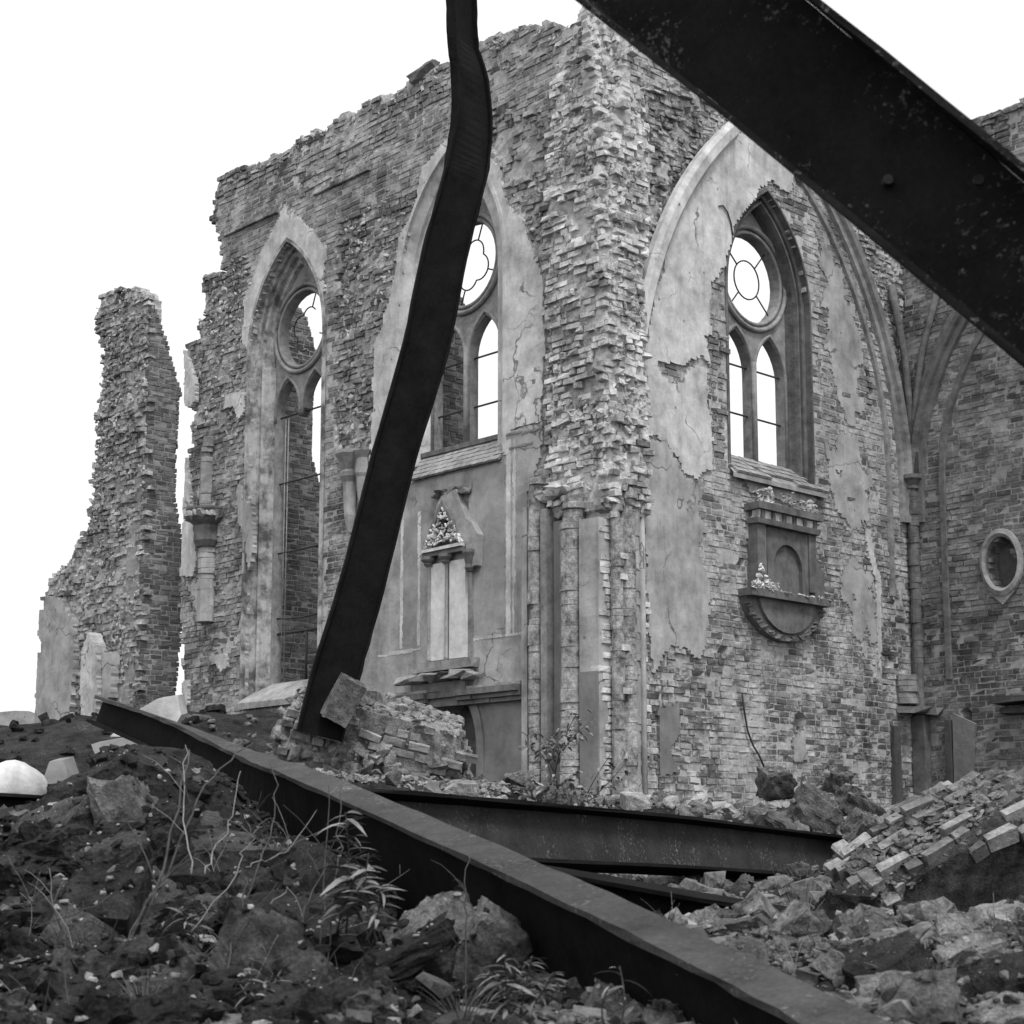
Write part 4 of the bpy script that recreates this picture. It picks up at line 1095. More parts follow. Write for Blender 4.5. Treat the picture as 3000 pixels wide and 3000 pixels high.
pieces_to_objects('pale_stone', scatter(60, wedge(-100, 1300, 5.9, 10), .04, .12, 7, 0, 1.5, .1), M['rubble_pale'], 'pale lump of mortar lying on the dark left slope', 'pale lumps on the left slope', 'stone')
pieces_to_objects('pale_stone', scatter(90, wedge(1700, 3150, 5.9, 11), .05, .17, 8, 0, 1.8, .1), M['stone_loose'], 'pale stone lying in the right foreground rubble', 'pale stones in the right foreground', 'stone')
pieces_to_objects('pale_stone', scatter(60, wedge(1400, 2750, 17, 23), .08, .28, 9, .2, 1.5, .1), M['rubble_pale'], 'pale lump on the rubble heap under the walls', 'pale lumps under the walls', 'stone')

# ------------------------------------------------------------------ large lumps of masonry
def frame3(ex, ez):
    ex = Vector(ex).normalized(); ez = Vector(ez); ez = (ez - ex * ez.dot(ex)).normalized(); ey = ez.cross(ex)
    return Matrix((ex, ey, ez)).transposed()

def lump(name, label, c, size, rot, seed, mat, sub=3, amp=.16, cat='masonry', ncut=9):
    """angular lump: subdivided block pushed about by noise, with clean broken facets"""
    bm = bmesh.new(); bmesh.ops.create_cube(bm, size=2.0)
    bmesh.ops.subdivide_edges(bm, edges=bm.edges, cuts=9, use_grid_fill=True)
    r = random.Random(seed)
    cutsn = [(Vector((r.uniform(-1, 1), r.uniform(-1, 1), r.uniform(-1, 1))).normalized(), r.uniform(.72, 1.15)) for _ in range(ncut)]
    for v in bm.verts:
        p = v.co.copy()
        for n, h in cutsn:
            e = p.dot(n) - h
            if e > 0: p -= n * e
        q = p * 2.3 + Vector((seed, seed * 1.7, 3))
        k = math.sin(q.x * 1.9 + math.sin(q.y * 2.3)) * math.sin(q.y * 2.1 + q.z) * math.sin(q.z * 1.7 + q.x)
        k2 = float(fbm(np.array(p.x * 5 + seed), np.array(p.y * 5 + p.z * 3.7), seed)) - .5
        p *= 1 + amp * k + amp * .9 * k2 + r.uniform(-amp, amp) * .12
        v.co = Vector((p.x * size[0], p.y * size[1], p.z * size[2])) / 2
    me = bpy.data.meshes.new(name); bm.to_mesh(me); bm.free(); me.materials.append(mat)
    for p in me.polygons: p.use_smooth = False
    o = link(name, me); o.matrix_world = Matrix.Translation(c) @ rot.to_4x4()
    return tag(o, label, cat)

def masonry(name, label, c, size, rot, seed, mat, core_mat, faces='tf', nmax=260, torn=.4, shrink=.90, proud=.02, rnd=.6):
    """fallen piece of wall: mortar core with the bricks of its faces, each a piece"""
    t = thing(name, label, 'masonry'); t.matrix_world = Matrix.Translation(c) @ rot.to_4x4()
    lx, ly, lz = size
    bm = bmesh.new(); bmesh.ops.create_cube(bm, size=1.0); bmesh.ops.subdivide_edges(bm, edges=bm.edges, cuts=7, use_grid_fill=True)
    r = random.Random(seed)
    for v in bm.verts:
        p = v.co; w = .5 - .10 * float(fbm(np.array(p.x * 3 + seed), np.array(p.y * 3 + p.z * 2), seed))
        for k in range(3): p[k] *= shrink
        rr = max(0, math.sqrt((p.x * 1.15) ** 2 + (p.y * 1.1) ** 2 + (p.z * .9) ** 2) - .60)
        p *= 1 - rnd * rr + r.uniform(-.02, .02)
        v.co = Vector((p.x * lx, p.y * ly, p.z * lz))
    me = bpy.data.meshes.new('core'); bm.to_mesh(me); bm.free(); me.materials.append(core_mat); link('core', me, t)
    var = []
    for k in range(6):
        var.append(mk_mesh('brick', brick_shape(1, seed * 3 + k, 1.6)[0], BQ, mat=mat, tone=np.full(9, -1.0)))
    n = 0; rn = np.random.default_rng(seed)
    def put(p, R, L):
        nonlocal n
        if n >= nmax: return
        o = link('brick', var[n % 6], t); n += 1
        o.matrix_local = Matrix.Translation(p) @ R.to_4x4() @ Matrix.Diagonal((L, .12, .088, 1))
    pitch = .105
    for f in faces:
        # local axes: along, up the courses, outward
        if f == 't': A, U_, O, la, lu, lo = Vector((1, 0, 0)), Vector((0, 1, 0)), Vector((0, 0, 1)), lx, ly, lz
        if f == 'f': A, U_, O, la, lu, lo = Vector((1, 0, 0)), Vector((0, 0, 1)), Vector((0, -1, 0)), lx, lz, ly
        if f == 'l': A, U_, O, la, lu, lo = Vector((0, -1, 0)), Vector((0, 0, 1)), Vector((-1, 0, 0)), ly, lz, lx
        if f == 'r': A, U_, O, la, lu, lo = Vector((0, 1, 0)), Vector((0, 0, 1)), Vector((1, 0, 0)), ly, lz, lx
        R = Matrix((A, -O, U_)).transposed()
        for j in range(int(lu / pitch)):
            h = -lu / 2 + (j + .5) * pitch; a = -la / 2 + rn.uniform(0, .15)
            while a < la / 2 - .1:
                L = .27 if rn.random() < .6 else .13
                ce = a + L / 2
                e = (abs(ce) / (la / 2)) ** 2 + (abs(h) / (lu / 2)) ** 2
                if e < 1.25 + rn.uniform(-.3, .1) and rn.random() > .08 + .1 * torn:
                    dep = lo / 2 * (1 - (.18 if rnd < .7 else .30) * max(0, e - .35)) - torn * .10 * rn.random() + proud
                    put(A * ce + U_ * (h + rn.uniform(-.008, .008)) + O * dep, R @ Matrix.Rotation(rn.normal(0, .04), 3, 'Y') @ Matrix.Rotation(rn.normal(0, .05 * (1 + torn)), 3, 'Z'), L * rn.uniform(.9, 1))
                a += L + .014
    return t

# big chunk with its brick face up, right foreground
c = at(2800, 2530, 13.0)
ck = masonry('fallen_masonry', 'large fallen chunk of brickwork with its courses facing up, right foreground', c + Vector((.05, .3, -.12)), (1.75, .95, 1.2),
        frame3((.87, .12, .46), (-.34, -.52, .78)), 3, M['brick_chunk'], M['rubble_dark2'], 'tl', 290, .8, shrink=.95, proud=.045, rnd=.95)  # dark core colour paints the shade of the unbricked front face
VS, TS, b_ = [], [], 0; rr_ = np.random.default_rng(16)
for k in range(1100):
    V, T = ROCK[k % 10]; s = .010 + .065 * rr_.random() ** 2.5; px, py = rr_.uniform(-.8, .8), rr_.uniform(-.4, .4)
    VS.append((V * s * .6 * np.array([1.6, 1, .7])) @ np.array(rnd_rot(rr_, True)).T + np.array([px, py, (.60) * (1 - .28 * max(0, (px / .9) ** 2 + (py / .42) ** 2 - .35)) - .005])); TS.append(T + b_); b_ += len(V)
link('mortar_lumps', mk_mesh('mortar_lumps', np.concatenate(VS), None, np.concatenate(TS), mat=M['rubble_mid']), ck)['kind'] = 'stuff'
# heap of masonry with the upright girder standing beside it
c = at(1085, 2190, 19.9)
hp = masonry('fallen_masonry', 'heap of fallen brickwork below the gothic wall tomb', c + Vector((.0, .1, -.10)), (2.2, 1.3, 1.45), frame3((1, .12, -.24), (.2, -.26, .93)), 5, M['brick_heap'], M['rubble_heap'], 'f', 150, 1.2)
rr_ = np.random.default_rng(15)
VS, TS, b_ = [], [], 0
for k in range(1500):
    dv_ = rr_.normal(0, 1, 3); dv_ /= np.abs(dv_).max() ** .5 * np.linalg.norm(dv_) ** .5
    if dv_[1] > .3: continue
    pp = dv_ * np.array([1.1, .64, .68]) * rr_.uniform(.86, 1.06); V, T = ROCK[k % 10]; s = .04 + .20 * rr_.random() ** 2.5
    VS.append(V * s * .6 @ np.array(rnd_rot(rr_)).T + pp); TS.append(T + b_); b_ += len(V)
link('mortar_lumps', mk_mesh('mortar_lumps', np.concatenate(VS), None, np.concatenate(TS), mat=M['rubble_heap']), hp)['kind'] = 'stuff'
c = at(955, 2200, 19.9)
lump('fallen_masonry', 'dark slab of fallen masonry below the foot of the upright girder', c, (1.1, .9, .8), frame3((.9, .2, .3), (-.3, -.3, .9)), 7, M['rubble_mid'])
c = at(1006, 2050, 18.95)
lump('stone_block', 'square stone block lodged against the foot of the bent girder', c, (.30, .28, .50), frame3((.85, .3, -.42), (.42, -.2, .88)), 8, M['rubble_mid'], amp=.04, cat='stone', ncut=0)
lump('stone_block', 'pale squared block at the right end of the brick heap', at(1340, 2315, 19.0), (.38, .3, .2), frame3((1, .2, -.05), (0, -.2, 1)), 9, M['rubble_pale'], amp=.05, cat='stone', ncut=2)
lump('stone_block', 'small pale-topped block lying beneath the torn pier', at(1862, 2345, 20), (.3, .25, .18), frame3((1, .2, .1), (0, -.2, 1)), 10, M['rubble_pale'], amp=.05, cat='stone', ncut=2)
# blocks under the right wall
for k, (x, y, Y, sz, rot, lab, mm) in enumerate((
        (2275, 2300, 21, (.50, .45, .5), ((1, .3, .1), (.05, -.4, 1)), 'dark leaning stone slab on the rubble under the right wall', 'rubble_shade'),
        (2448, 2292, 22, (.42, .4, .36), ((1, .2, -.1), (0, -.3, 1)), 'upright cube of broken brickwork standing on the rubble under the right wall', 'rubble_shade'),
        (2390, 2370, 20.5, (.75, .55, .5), ((.85, .2, -.5), (.35, -.4, .8)), 'slanting dark slab below the upright brick cube', 'rubble_shade'),
        (2515, 2360, 21.5, (.65, .6, .45), ((.8, .3, -.5), (.4, -.2, .8)), 'rubble lump sloping down beside the inner corner', 'rubble_shade'),
        (2270, 2425, 19.5, (.8, .6, .35), ((.9, .3, -.35), (.2, -.4, .9)), 'low flat slab behind the horizontal girder', 'rubble_shade'),
        (2545, 2440, 18.5, (.65, .6, .45), ((.8, .3, -.4), (.2, -.4, .9)), 'dark lump between the girder end and the brick chunk', 'rubble_shade'))):
    lump('fallen_masonry', lab, at(x, y, Y), tuple(.74 * q for q in sz), frame3(*rot), 30 + k, M[mm], amp=.16, ncut=4)
# left mound lumps
for k, (x, y, Y, sz, rot, lab, mm) in enumerate((
        (280, 2420, 10.4, (.85, .5, .62), ((.8, .2, .4), (-.4, -.3, .8)), 'big dark lump of masonry on top of the left mound', 'rubble_dark'),
        (450, 2275, 10.8, (.75, .5, .34), ((.9, .2, -.2), (0, -.3, 1)), 'mossy lump crowning the left mound', 'rubble_dark'),
        (395, 2480, 9.7, (.42, .3, .75), ((1, .2, .1), (-.15, -.1, 1)), 'tall narrow slab of masonry standing on the left slope', 'rubble_mid'),
        (170, 2510, 9.9, (.45, .4, .32), ((.8, .2, .2), (0, -.3, 1)), 'rounded dark lump left of the standing slab', 'rubble_dark'),
        (690, 2530, 9.6, (.42, .3, .2), ((.8, .3, -.5), (.3, -.3, .8)), 'small lump below the long girder among the twigs', 'rubble_mid'),
        (1290, 2760, 7.9, (.42, .36, .42), ((.8, .2, .5), (-.5, -.3, .8)), 'peaked block of masonry below the long girder', 'rubble_mid'),
        (1160, 2830, 7.6, (.62, .2, .14), ((.85, -.1, .5), (-.3, -.3, .9)), 'dark timber-like slab leaning on the peaked block', 'rubble_dark'),
        (1440, 2790, 7.7, (.3, .25, .3), ((.8, .2, -.5), (.3, -.3, .8)), 'pale flank of broken masonry beside the peaked block', 'rubble_mid'),
        (470, 2580, 9.0, (.4, .3, .3), ((.8, .2, .3), (0, -.3, 1)), 'dark lump at the foot of the standing slab', 'rubble_dark'),
        (820, 2780, 7.8, (.22, .18, .14), ((.8, .2, .3), (0, -.3, 1)), 'pale crumbly lump of mortar between the bare twigs', 'rubble_pale'))):
    lump('fallen_masonry', lab, at(x, y, Y), sz, frame3(*rot), 50 + k, M[mm], amp=.14)
# right foreground stones
for k, (x, y, Y, sz, rot, lab, mm) in enumerate((
        (2960, 2710, 8.8, (.32, .26, .24), ((.9, .2, -.3), (.2, -.3, .9)), 'pale rounded stone at the right edge below the brick chunk', 'stone_loose'),
        (2580, 2725, 8.9, (.26, .2, .16), ((.8, .2, -.4), (.3, -.3, .9)), 'grey wedge-shaped stone below the brick chunk', 'rubble_shade'),
        (2700, 2705, 9.1, (.24, .2, .16), ((1, .2, .1), (0, -.4, .9)), 'dark stone in the shadow of the brick chunk', 'rubble_dark'),
        (2540, 2780, 8.3, (.34, .22, .18), ((.9, .2, -.25), (.1, -.5, .85)), 'flat-topped dark stone in the right foreground', 'rubble_shade'),
        (2720, 2775, 8.2, (.40, .24, .14), ((1, .1, .1), (.05, -.4, .9)), 'long pale slab in the right foreground rubble', 'stone_loose'),
        (2820, 2830, 7.6, (.32, .24, .22), ((.9, .2, .3), (-.3, -.4, .85)), 'squared pale block with a lit top, right foreground', 'stone_loose'),
        (2600, 2860, 7.3, (.36, .22, .2), ((.9, .2, .3), (-.2, -.5, .85)), 'dark broken block between pale stones', 'rubble_dark'),
        (2620, 2940, 6.8, (.26, .2, .16), ((.95, .1, .12), (-.1, -.5, .85)), 'striped white stone at the bottom right', 'stone_loose'),
        (2940, 2880, 7.2, (.24, .24, .22), ((.9, .2, .2), (0, -.3, .9)), 'dark boulder near the right edge', 'rubble_dark'),
        (2980, 2975, 6.4, (.3, .2, .12), ((.95, .1, .1), (0, -.4, .9)), 'pale slab in the bottom right corner', 'stone_loose'),
        (2190, 2770, 8.8, (.18, .15, .14), ((.8, .2, .5), (-.4, -.3, .85)), 'tilted square brick lump beside the long girder', 'rubble_shade'),
        (2410, 2705, 10.0, (.2, .16, .1), ((1, .1, 0), (0, -.3, .9)), 'pale flat stone beside the grass tuft', 'stone_loose'),
        (2480, 2660, 9.8, (.3, .25, .2), ((.9, .2, -.1), (0, -.2, .9)), 'black stone wedged under the brick chunk', 'rubble_dark'))):
    lump('loose_stone', lab, at(x, y, Y), sz, frame3(*rot), 80 + k, M[mm], amp=.10, cat='stone', ncut=5)
def lump_group(n, region, smin, smax, seed, mats, label, group, pw=1.6, ncut=6, amp=.26):
    r = np.random.default_rng(seed); shapes = []
    for k in range(8):
        o = lump('masonry_lump', label, Vector((0, 0, -50)), (1.0, r.uniform(.6, .9), r.uniform(.5, .8)), Matrix.Identity(3), seed * 7 + k, M[mats[k % len(mats)]], amp=amp, ncut=ncut)
        shapes.append(o.data); bpy.data.objects.remove(o)
    for k in range(n):
        x, y = region(r); s = smin + (smax - smin) * r.random() ** pw
        o = link('masonry_lump', shapes[k % 8]); z = float(gfull(np.array(x), np.array(y)))
        o.matrix_world = Matrix.Translation((x, y, z + s * .12)) @ (Matrix.Rotation(r.uniform(0, 6.28), 3, 'Z') @ Matrix.Rotation(r.normal(0, .5), 3, 'X') @ Matrix.Rotation(r.normal(0, .5), 3, 'Y')).to_4x4() @ Matrix.Scale(s, 4)
        tag(o, label, 'masonry', group)
lump_group(170, wedge(-100, 1150, 5.9, 9.6), .08, .42, 3, ('rubble_dark', 'rubble_dark', 'rubble_dark', 'rubble_dark2'), 'rough dark lump of masonry heaped on the left slope', 'dark lumps heaped on the left slope', 2.2)
lump_group(46, wedge(180, 1150, 6.2, 10.0), .20, .62, 13, ('rubble_dark', 'rubble_dark2'), 'angular block of broken masonry lying on the left slope', 'angular blocks on the left slope', 1.6, 3, .09)
lump_group(30, wedge(1750, 3100, 6.2, 10.2), .12, .30, 14, ('rubble_shade', 'stone_loose'), 'angular broken block in the right foreground rubble', 'angular blocks in the right foreground', 1.4, 3, .09)
lump_group(80, wedge(1650, 3150, 6.0, 11.0), .07, .26, 4, ('rubble_shade', 'stone_loose', 'rubble_mid'), 'rough broken lump in the right foreground rubble', 'rough lumps in the right foreground', 2.0)
lump_group(50, wedge(1500, 2700, 16.5, 22.5), .15, .5, 5, ('rubble_shade', 'rubble_mid'), 'rough lump on the rubble along the wall foot', 'rough lumps along the wall foot', 2.0)
# white rounded stone and remains of floor vault at the far left
wp = at(40, 2300, 11.6); mb = MB(); mb.blob((0, 0, -.03), (.22, .2, .19), .16, 12, 3, True)
o = mb.build('white_stone', M['plaster']); o.location = wp; tag(o, 'white domed stone at the left edge', 'stone')
dw = thing('distant_wall', 'pale distant wall stub with ragged top at the far left edge', 'wall')
mb = MB()
pts = [at(x, y, 46) for x, y in ((-300, 2110), (-60, 2090), (0, 2086), (40, 2082), (85, 2083), (112, 2095), (118, 2230), (-300, 2230))]
mb.add([tuple(p) for p in pts] + [(p.x, p.y + .8, p.z) for p in pts], [tuple(range(7, -1, -1))] + [(i, (i + 1) % 8, 8 + (i + 1) % 8, 8 + i) for i in range(8)] + [tuple(range(8, 16))])
mb.build('wall_face', M['plaster_grey'], dw, fix=True)
# fallen vault pieces with pale soffit, behind the far end of the long girder
for k, (pts_, Y, lab, mm) in enumerate((
        ([(330, 2160), (385, 2090), (455, 2045), (515, 2035), (530, 2095), (500, 2160)], 17.5, 'pale curved vault fragment behind the end of the long girder', 'plaster_grey'),
        ([(262, 2180), (470, 2140), (560, 2150), (620, 2220), (615, 2300), (540, 2310), (470, 2230), (280, 2215)], 16.5, 'fallen plastered slab under the end of the long girder', 'plaster_dark'),
        ([(140, 2230), (180, 2225), (205, 2280), (170, 2295), (125, 2300)], 15.0, 'pale plaster scrap below the left wall stub', 'plaster_dark'))):
    P = [at(x, y, Y) for x, y in pts_]
    n = len(P); cen = sum(P, Vector()) / n
    vs = [tuple(p + Vector((0, .5 * (p.z - cen.z), 0))) for p in P] + [tuple(p + Vector((0, .35 + .5 * (p.z - cen.z), .05))) for p in P]
    mb = MB(); mb.add(vs, [tuple(range(n))] + [tuple(range(2 * n - 1, n - 1, -1))] + [(i, (i + 1) % n, n + (i + 1) % n, n + i) for i in range(n)])
    o = mb.build('vault_fragment', M[mm], None, fix=True)
    tag(o, lab, 'masonry')

# crumbs and brick bits lying on top of the lumps
bpy.context.view_layer.update()
from mathutils.bvhtree import BVHTree
_V, _F, _b = [], [], 0
for ob in list(scn.objects):
    nm = ob.name.split('.')[0]
    if ob.type != 'MESH' or not (nm in ('ground', 'masonry_lump', 'loose_stone') or (nm == 'fallen_masonry') or (nm == 'core' and ob.parent and ob.parent.name.startswith('fallen_masonry'))): continue
    me = ob.data; co = np.empty(len(me.vertices) * 3, np.float32); me.vertices.foreach_get('co', co); co = co.reshape(-1, 3)
    W = np.array(ob.matrix_world); co = co @ W[:3, :3].T + W[:3, 3]
    fs = [tuple(i + _b for i in p.vertices) for p in me.polygons]
    if nm == 'ground':
        fs = [f for f in fs if 5 < co[f[0], 1] < 26 and abs(co[f[0], 0]) < 12]
    _V.append(co); _F += fs; _b += len(co)
_bvh = BVHTree.FromPolygons([tuple(p) for p in np.concatenate(_V)], _F)
def dropped(n, region, smin, smax, seed, share, pw=2.5):
    r = np.random.default_rng(seed); out = []
    for _ in range(n):
        x, y = region(r)
        loc, nor, fi, dist = _bvh.ray_cast(Vector((x, y, 6.0)), Vector((0, 0, -1)), 12)
        if loc is None or loc.z > 2.2: continue
        s = smin + (smax - smin) * r.random() ** pw; bk = bool(r.random() < share)
        out.append((x, y, loc.z + s * .1, s, bk, int(r.integers(0, 8 if bk else 10)), rnd_rot(r, True), r.random()))
    return out
pieces_to_mesh('rubble', dropped(3200, wedge(-200, 1450, 5.8, 11.4), .010, .085, 41, .25), M['rubble_dark'], 'dark crumbs and brick bits strewn over the lumps of the left slope')
pieces_to_mesh('rubble', dropped(1800, wedge(-200, 1450, 5.8, 11.4), .008, .055, 42, .1), M['rubble_pale'], 'pale flecks of mortar strewn over the lumps of the left slope')
pieces_to_mesh('rubble', dropped(3500, wedge(1600, 3200, 5.8, 13.5), .010, .075, 43, .25), M['rubble_mid'], 'small brick bits strewn over the stones of the right foreground')
pieces_to_mesh('rubble', dropped(1500, wedge(1600, 3200, 5.8, 13.5), .008, .06, 44, .1), M['rubble_pale'], 'pale mortar crumbs strewn over the stones of the right foreground')
pieces_to_mesh('rubble', dropped(2600, wedge(820, 1480, 18.6, 21.5), .03, .16, 45, .3), M['rubble_heap'], 'brick bits and mortar covering the heap below the gothic tomb')
pieces_to_mesh('rubble', dropped(2200, wedge(1500, 2750, 16.5, 23.5), .03, .16, 46, .3), M['rubble_heap'], 'brick bits strewn over the blocks along the wall foot')

# ------------------------------------------------------------------ steel girders
def girder(name, label, path, webdirs, depth, fw, tf=.03, tw=.018, mat='steel', channel=False, top_mat=None, web_mat=None, depths=None, sub=4):
    """rolled section swept along a bent path; path runs along the top flange, webdir points from top to bottom flange"""
    P = [Vector(p) for p in path]; Wd = [Vector(w) for w in webdirs]
    if depths is None: depths = [depth] * len(P)
    # smooth the path
    def cr(a, b, c, d, t): return .5 * ((2 * b) + (c - a) * t + (2 * a - 5 * b + 4 * c - d) * t * t + (3 * b - a - 3 * c + d) * t ** 3)
    Q = []; W2_ = []; D2 = []
    for i in range(len(P) - 1):
        a = P[max(0, i - 1)]; d = P[min(len(P) - 1, i + 2)]
        for k in range(sub):
            t = k / sub
            Q.append(cr(a, P[i], P[i + 1], d, t)); W2_.append(Wd[i].lerp(Wd[i + 1], t)); D2.append(depths[i] + (depths[i + 1] - depths[i]) * t)
    Q.append(P[-1]); W2_.append(Wd[-1]); D2.append(depths[-1])
    t_ = thing(name, label, 'girder')
    t_.location = Q[-1]
    rw = random.Random(len(Q) * 7 + int(depth * 1000))
    def sec(lo, hi, w0, w1):
        vs = []
        for i, p in enumerate(Q):
            T = (Q[min(len(Q) - 1, i + 1)] - Q[max(0, i - 1)]).normalized()
            w = (W2_[i] - T * W2_[i].dot(T)).normalized(); f = T.cross(w).normalized()
            dep = D2[i]
            h0 = lo if lo >= 0 else dep + lo; h1 = hi if hi > 0 else dep + hi
            for (h, x) in ((h0, w0), (h0, w1), (h1, w1), (h1, w0)):
                vs.append(tuple(p + w * (h + rw.gauss(0, .0025)) + f * (x * (1 + rw.gauss(0, .03))) - Q[-1]))
        fs = []
        for i in range(len(Q) - 1):
            for k in range(4): fs.append((i * 4 + k, i * 4 + (k + 1) % 4, (i + 1) * 4 + (k + 1) % 4, (i + 1) * 4 + k))
        fs += [(3, 2, 1, 0), tuple((len(Q) - 1) * 4 + k for k in range(4))]
        return vs, fs
    if channel:
        tt = ((0, tf, -fw, 0), (-tf, 0, -fw, 0)); web = (tf, -tf, -tw, 0)
    else:
        tt = ((0, tf, -fw / 2, fw / 2), (-tf, 0, -fw / 2, fw / 2)); web = (tf, -tf, -tw / 2, tw / 2)
    for k, (nm, s) in enumerate((('top_flange', tt[0]), ('bottom_flange', tt[1]), ('web', web))):
        lo, hi, a, b = s
        if nm == 'bottom_flange': lo, hi = -tf, -1e-6
        mb = MB(); mb.add(*sec(lo, hi, a, b)); mb.build(nm, M[top_mat if (top_mat and k == 0) else (web_mat if (web_mat and k == 2) else mat)], t_, fix=True)
    return t_

# bent upright
edges = [(-140, 1316, 1384), (20, 1320, 1386), (100, 1322, 1392), (200, 1330, 1424), (331, 1331, 1438), (440, 1312, 1436), (520, 1295, 1425), (725, 1238, 1375), (1000, 1181, 1321), (1316, 1093, 1225), (1700, 995, 1130), (1930, 923, 1068), (2140, 868, 1010)]
pv, wv, dv = [], [], []
for y, l, r in edges:
    Y = 19.0
    a = at(l, y, Y); b = at(r, y, Y)
    full = .53
    app = (b - a).length * .955
    ang = math.acos(min(1, app / full)) if y < 480 else math.radians(14)
    pv.append(a); wv.append(Vector((math.cos(ang), math.sin(ang), 0))); dv.append(full if y < 480 else app / math.cos(ang))
gv = girder('steel_girder', 'tall bent steel girder standing upright before the long wall', pv, wv, .53, .13, .03, .02, 'steel', depths=dv, sub=5)
# the great dark one across the upper right
def mid(x): return (15 + .832 * (x - 1700), 14 + .827 * (x - 2403))
pd, wd = [], []
for x, Y in ((1000, 6.9), (1700, 6.2), (2100, 5.8), (2500, 5.5), (3000, 5.2), (3600, 4.9), (4600, 4.5), (5600, 4.1)):
    up = at(x, 14 + .827 * (x - 2403), Y); lo = at(x, 15 + .832 * (x - 1700), Y)
    pd.append(up); wd.append(lo - up)
# perpendicular depth of the leaning plate
gd = girder('steel_girder', 'broad black steel girder leaning across the upper right corner', pd, wd, .485, .20, .02, .016, 'steel_speck', channel=True, depths=[.62, .555, .52, .487, .458, .435, .40, .37], sub=3)
for (x, y) in ((2602, 525), (2868, 525)):
    p = at(x, y, 5.38 if x < 2700 else 5.25); mb = MB()
    mb.tube([(0, -.002, 0), (0, .03, 0)], .017, 14, smooth=False); o = mb.build('rivet_hole', M['iron'], None); o.parent = gd; o.location = p - gd.location
# long one running to the bottom right
ph = [at(*p) for p in ((308, 2046, 15.5), (500, 2110, 13.9), (660, 2178, 12.6), (780, 2228, 11.6), (900, 2270, 10.8), (1418, 2494, 8.2), (1900, 2712, 6.6), (2420, 2968, 5.4), (2800, 3166, 4.8))]
wh = [Vector(p) for p in ((.0, -.45, -.9), (.0, -.42, -.9), (.0, -.2, -1), (.03, .22, -.96), (.05, .36, -.92), (.05, .38, -.9), (.05, .38, -.9), (.05, .40, -.9), (.05, .40, -.9))]
girder('steel_girder', 'long steel girder with pale top flange sloping to the bottom right', ph, wh, .68, .20, .03, .02, 'steel', top_mat='steel_worn_lit', depths=[.25, .28, .42, .60, .68, .68, .68, .68, .68], sub=8)  # worn top flange is paler too with painted light from above; underparts kept black
# horizontal one in the middle
pm = [at(*p) for p in ((700, 2330, 12.6), (1040, 2330, 13.0), (1500, 2362, 14.0), (2000, 2405, 16.3), (2570, 2474, 20.0), (2800, 2500, 22))]
wm = [Vector((0, -.36, -.93))] * 6
girder('steel_girder', 'horizontal steel girder with grey web lying across the middle', pm, wm, .50, .32, .03, .02, 'steel', web_mat='steel_grey', sub=3)  # light on the upturned web and shade on the flanges painted as two steels
pk = [at(*p) for p in ((1300, 2480, 9.6), (1640, 2548, 10.2), (2000, 2612, 10.9), (2430, 2682, 11.8))]
girder('steel_girder', 'low steel girder half buried in rubble under the horizontal girder', pk, [Vector((0, .3, -.95))] * 4, .34, .24, .03, .02, 'steel', sub=2)
pn = [at(*p) for p in ((-500, 2305, 10.6), (-100, 2325, 11.0), (150, 2340, 11.3), (420, 2370, 11.6))]
girder('steel_girder', 'short black girder end at the left edge below the white stone', pn, [Vector((0, -.2, -.97))] * 4, .22, .18, .025, .02, 'steel', sub=2)

# ------------------------------------------------------------------ wall monuments
wt = thing('wall_tomb', 'gothic stone wall tomb with pointed gable and two pale panels under the left wall window', 'monument', (C0[0], C0[1], 0), AL)
X = lambda x, y, d=-.15: LP(x, y, d)
c_ = (X(1252, 1800)[0] + X(1361, 1800)[0]) / 2
hw_ = (X(1361, 1800)[0] - X(1252, 1800)[0]) / 2
vt, vm, vbt, vb2 = X(1300, 1441)[1], X(1300, 1625)[1], X(1300, 1935)[1], X(1300, 2005)[1]
def wbox(name, u0, u1, d0, d1, v0, v1, mat, j=0.0, par=None):
    mb = MB(); mb.box(u0, u1, d0, d1, v0, v1, j); return mb.build(name, M[mat], par or wt)
wbox('back_slab', c_ - hw_ - .05, c_ + hw_ + .08, -.06, .02, vbt, vm, 'stone_mid')
wbox('panel', c_ - hw_ + .01, c_ - .06, -.12, -.061, vbt + .02, vm - .12, 'marble')
wbox('panel', c_ + .05, c_ + hw_ - .02, -.12, -.061, vbt + .02, vm - .12, 'marble')
for s, k in ((-1, .02), (0, 0), (1, .10)):
    u = c_ + s * hw_ + k
    if s < 1:
        mb = MB(); mb.lathe(u, -.13, [(.035, vbt), (.045, vbt + .05), (.03, vbt + .08), (.03, vm - .2), (.045, vm - .16), (.07, vm - .05)], 8, True); mb.build('colonnette', M['stone_mid'], wt)
    mb = MB(); mb.lathe(u + (.02 if s == 1 else 0), -.15, [(.05, vm - .36 if s == 1 else vm - .16), (.085, vm - .30 if s == 1 else vm - .12), (.07, vm - .24 if s == 1 else vm - .1), (.10, vm - .12 if s == 1 else vm - .08), (.13, vm - .05), (.13, vm)], 10); mb.build('capital', M['stone_dark'], wt)
wbox('entablature', c_ - hw_ - .1, c_ + hw_ + .02, -.2, .0, vm, vm + .07, 'stone_dark', .01)
wbox('entablature_edge', c_ - hw_ - .08, c_ + hw_, -.24, .0, vm + .072, vm + .13, 'marble', .01)
gtop = vt - .02; gb = vm + .13
H_ = gtop - gb
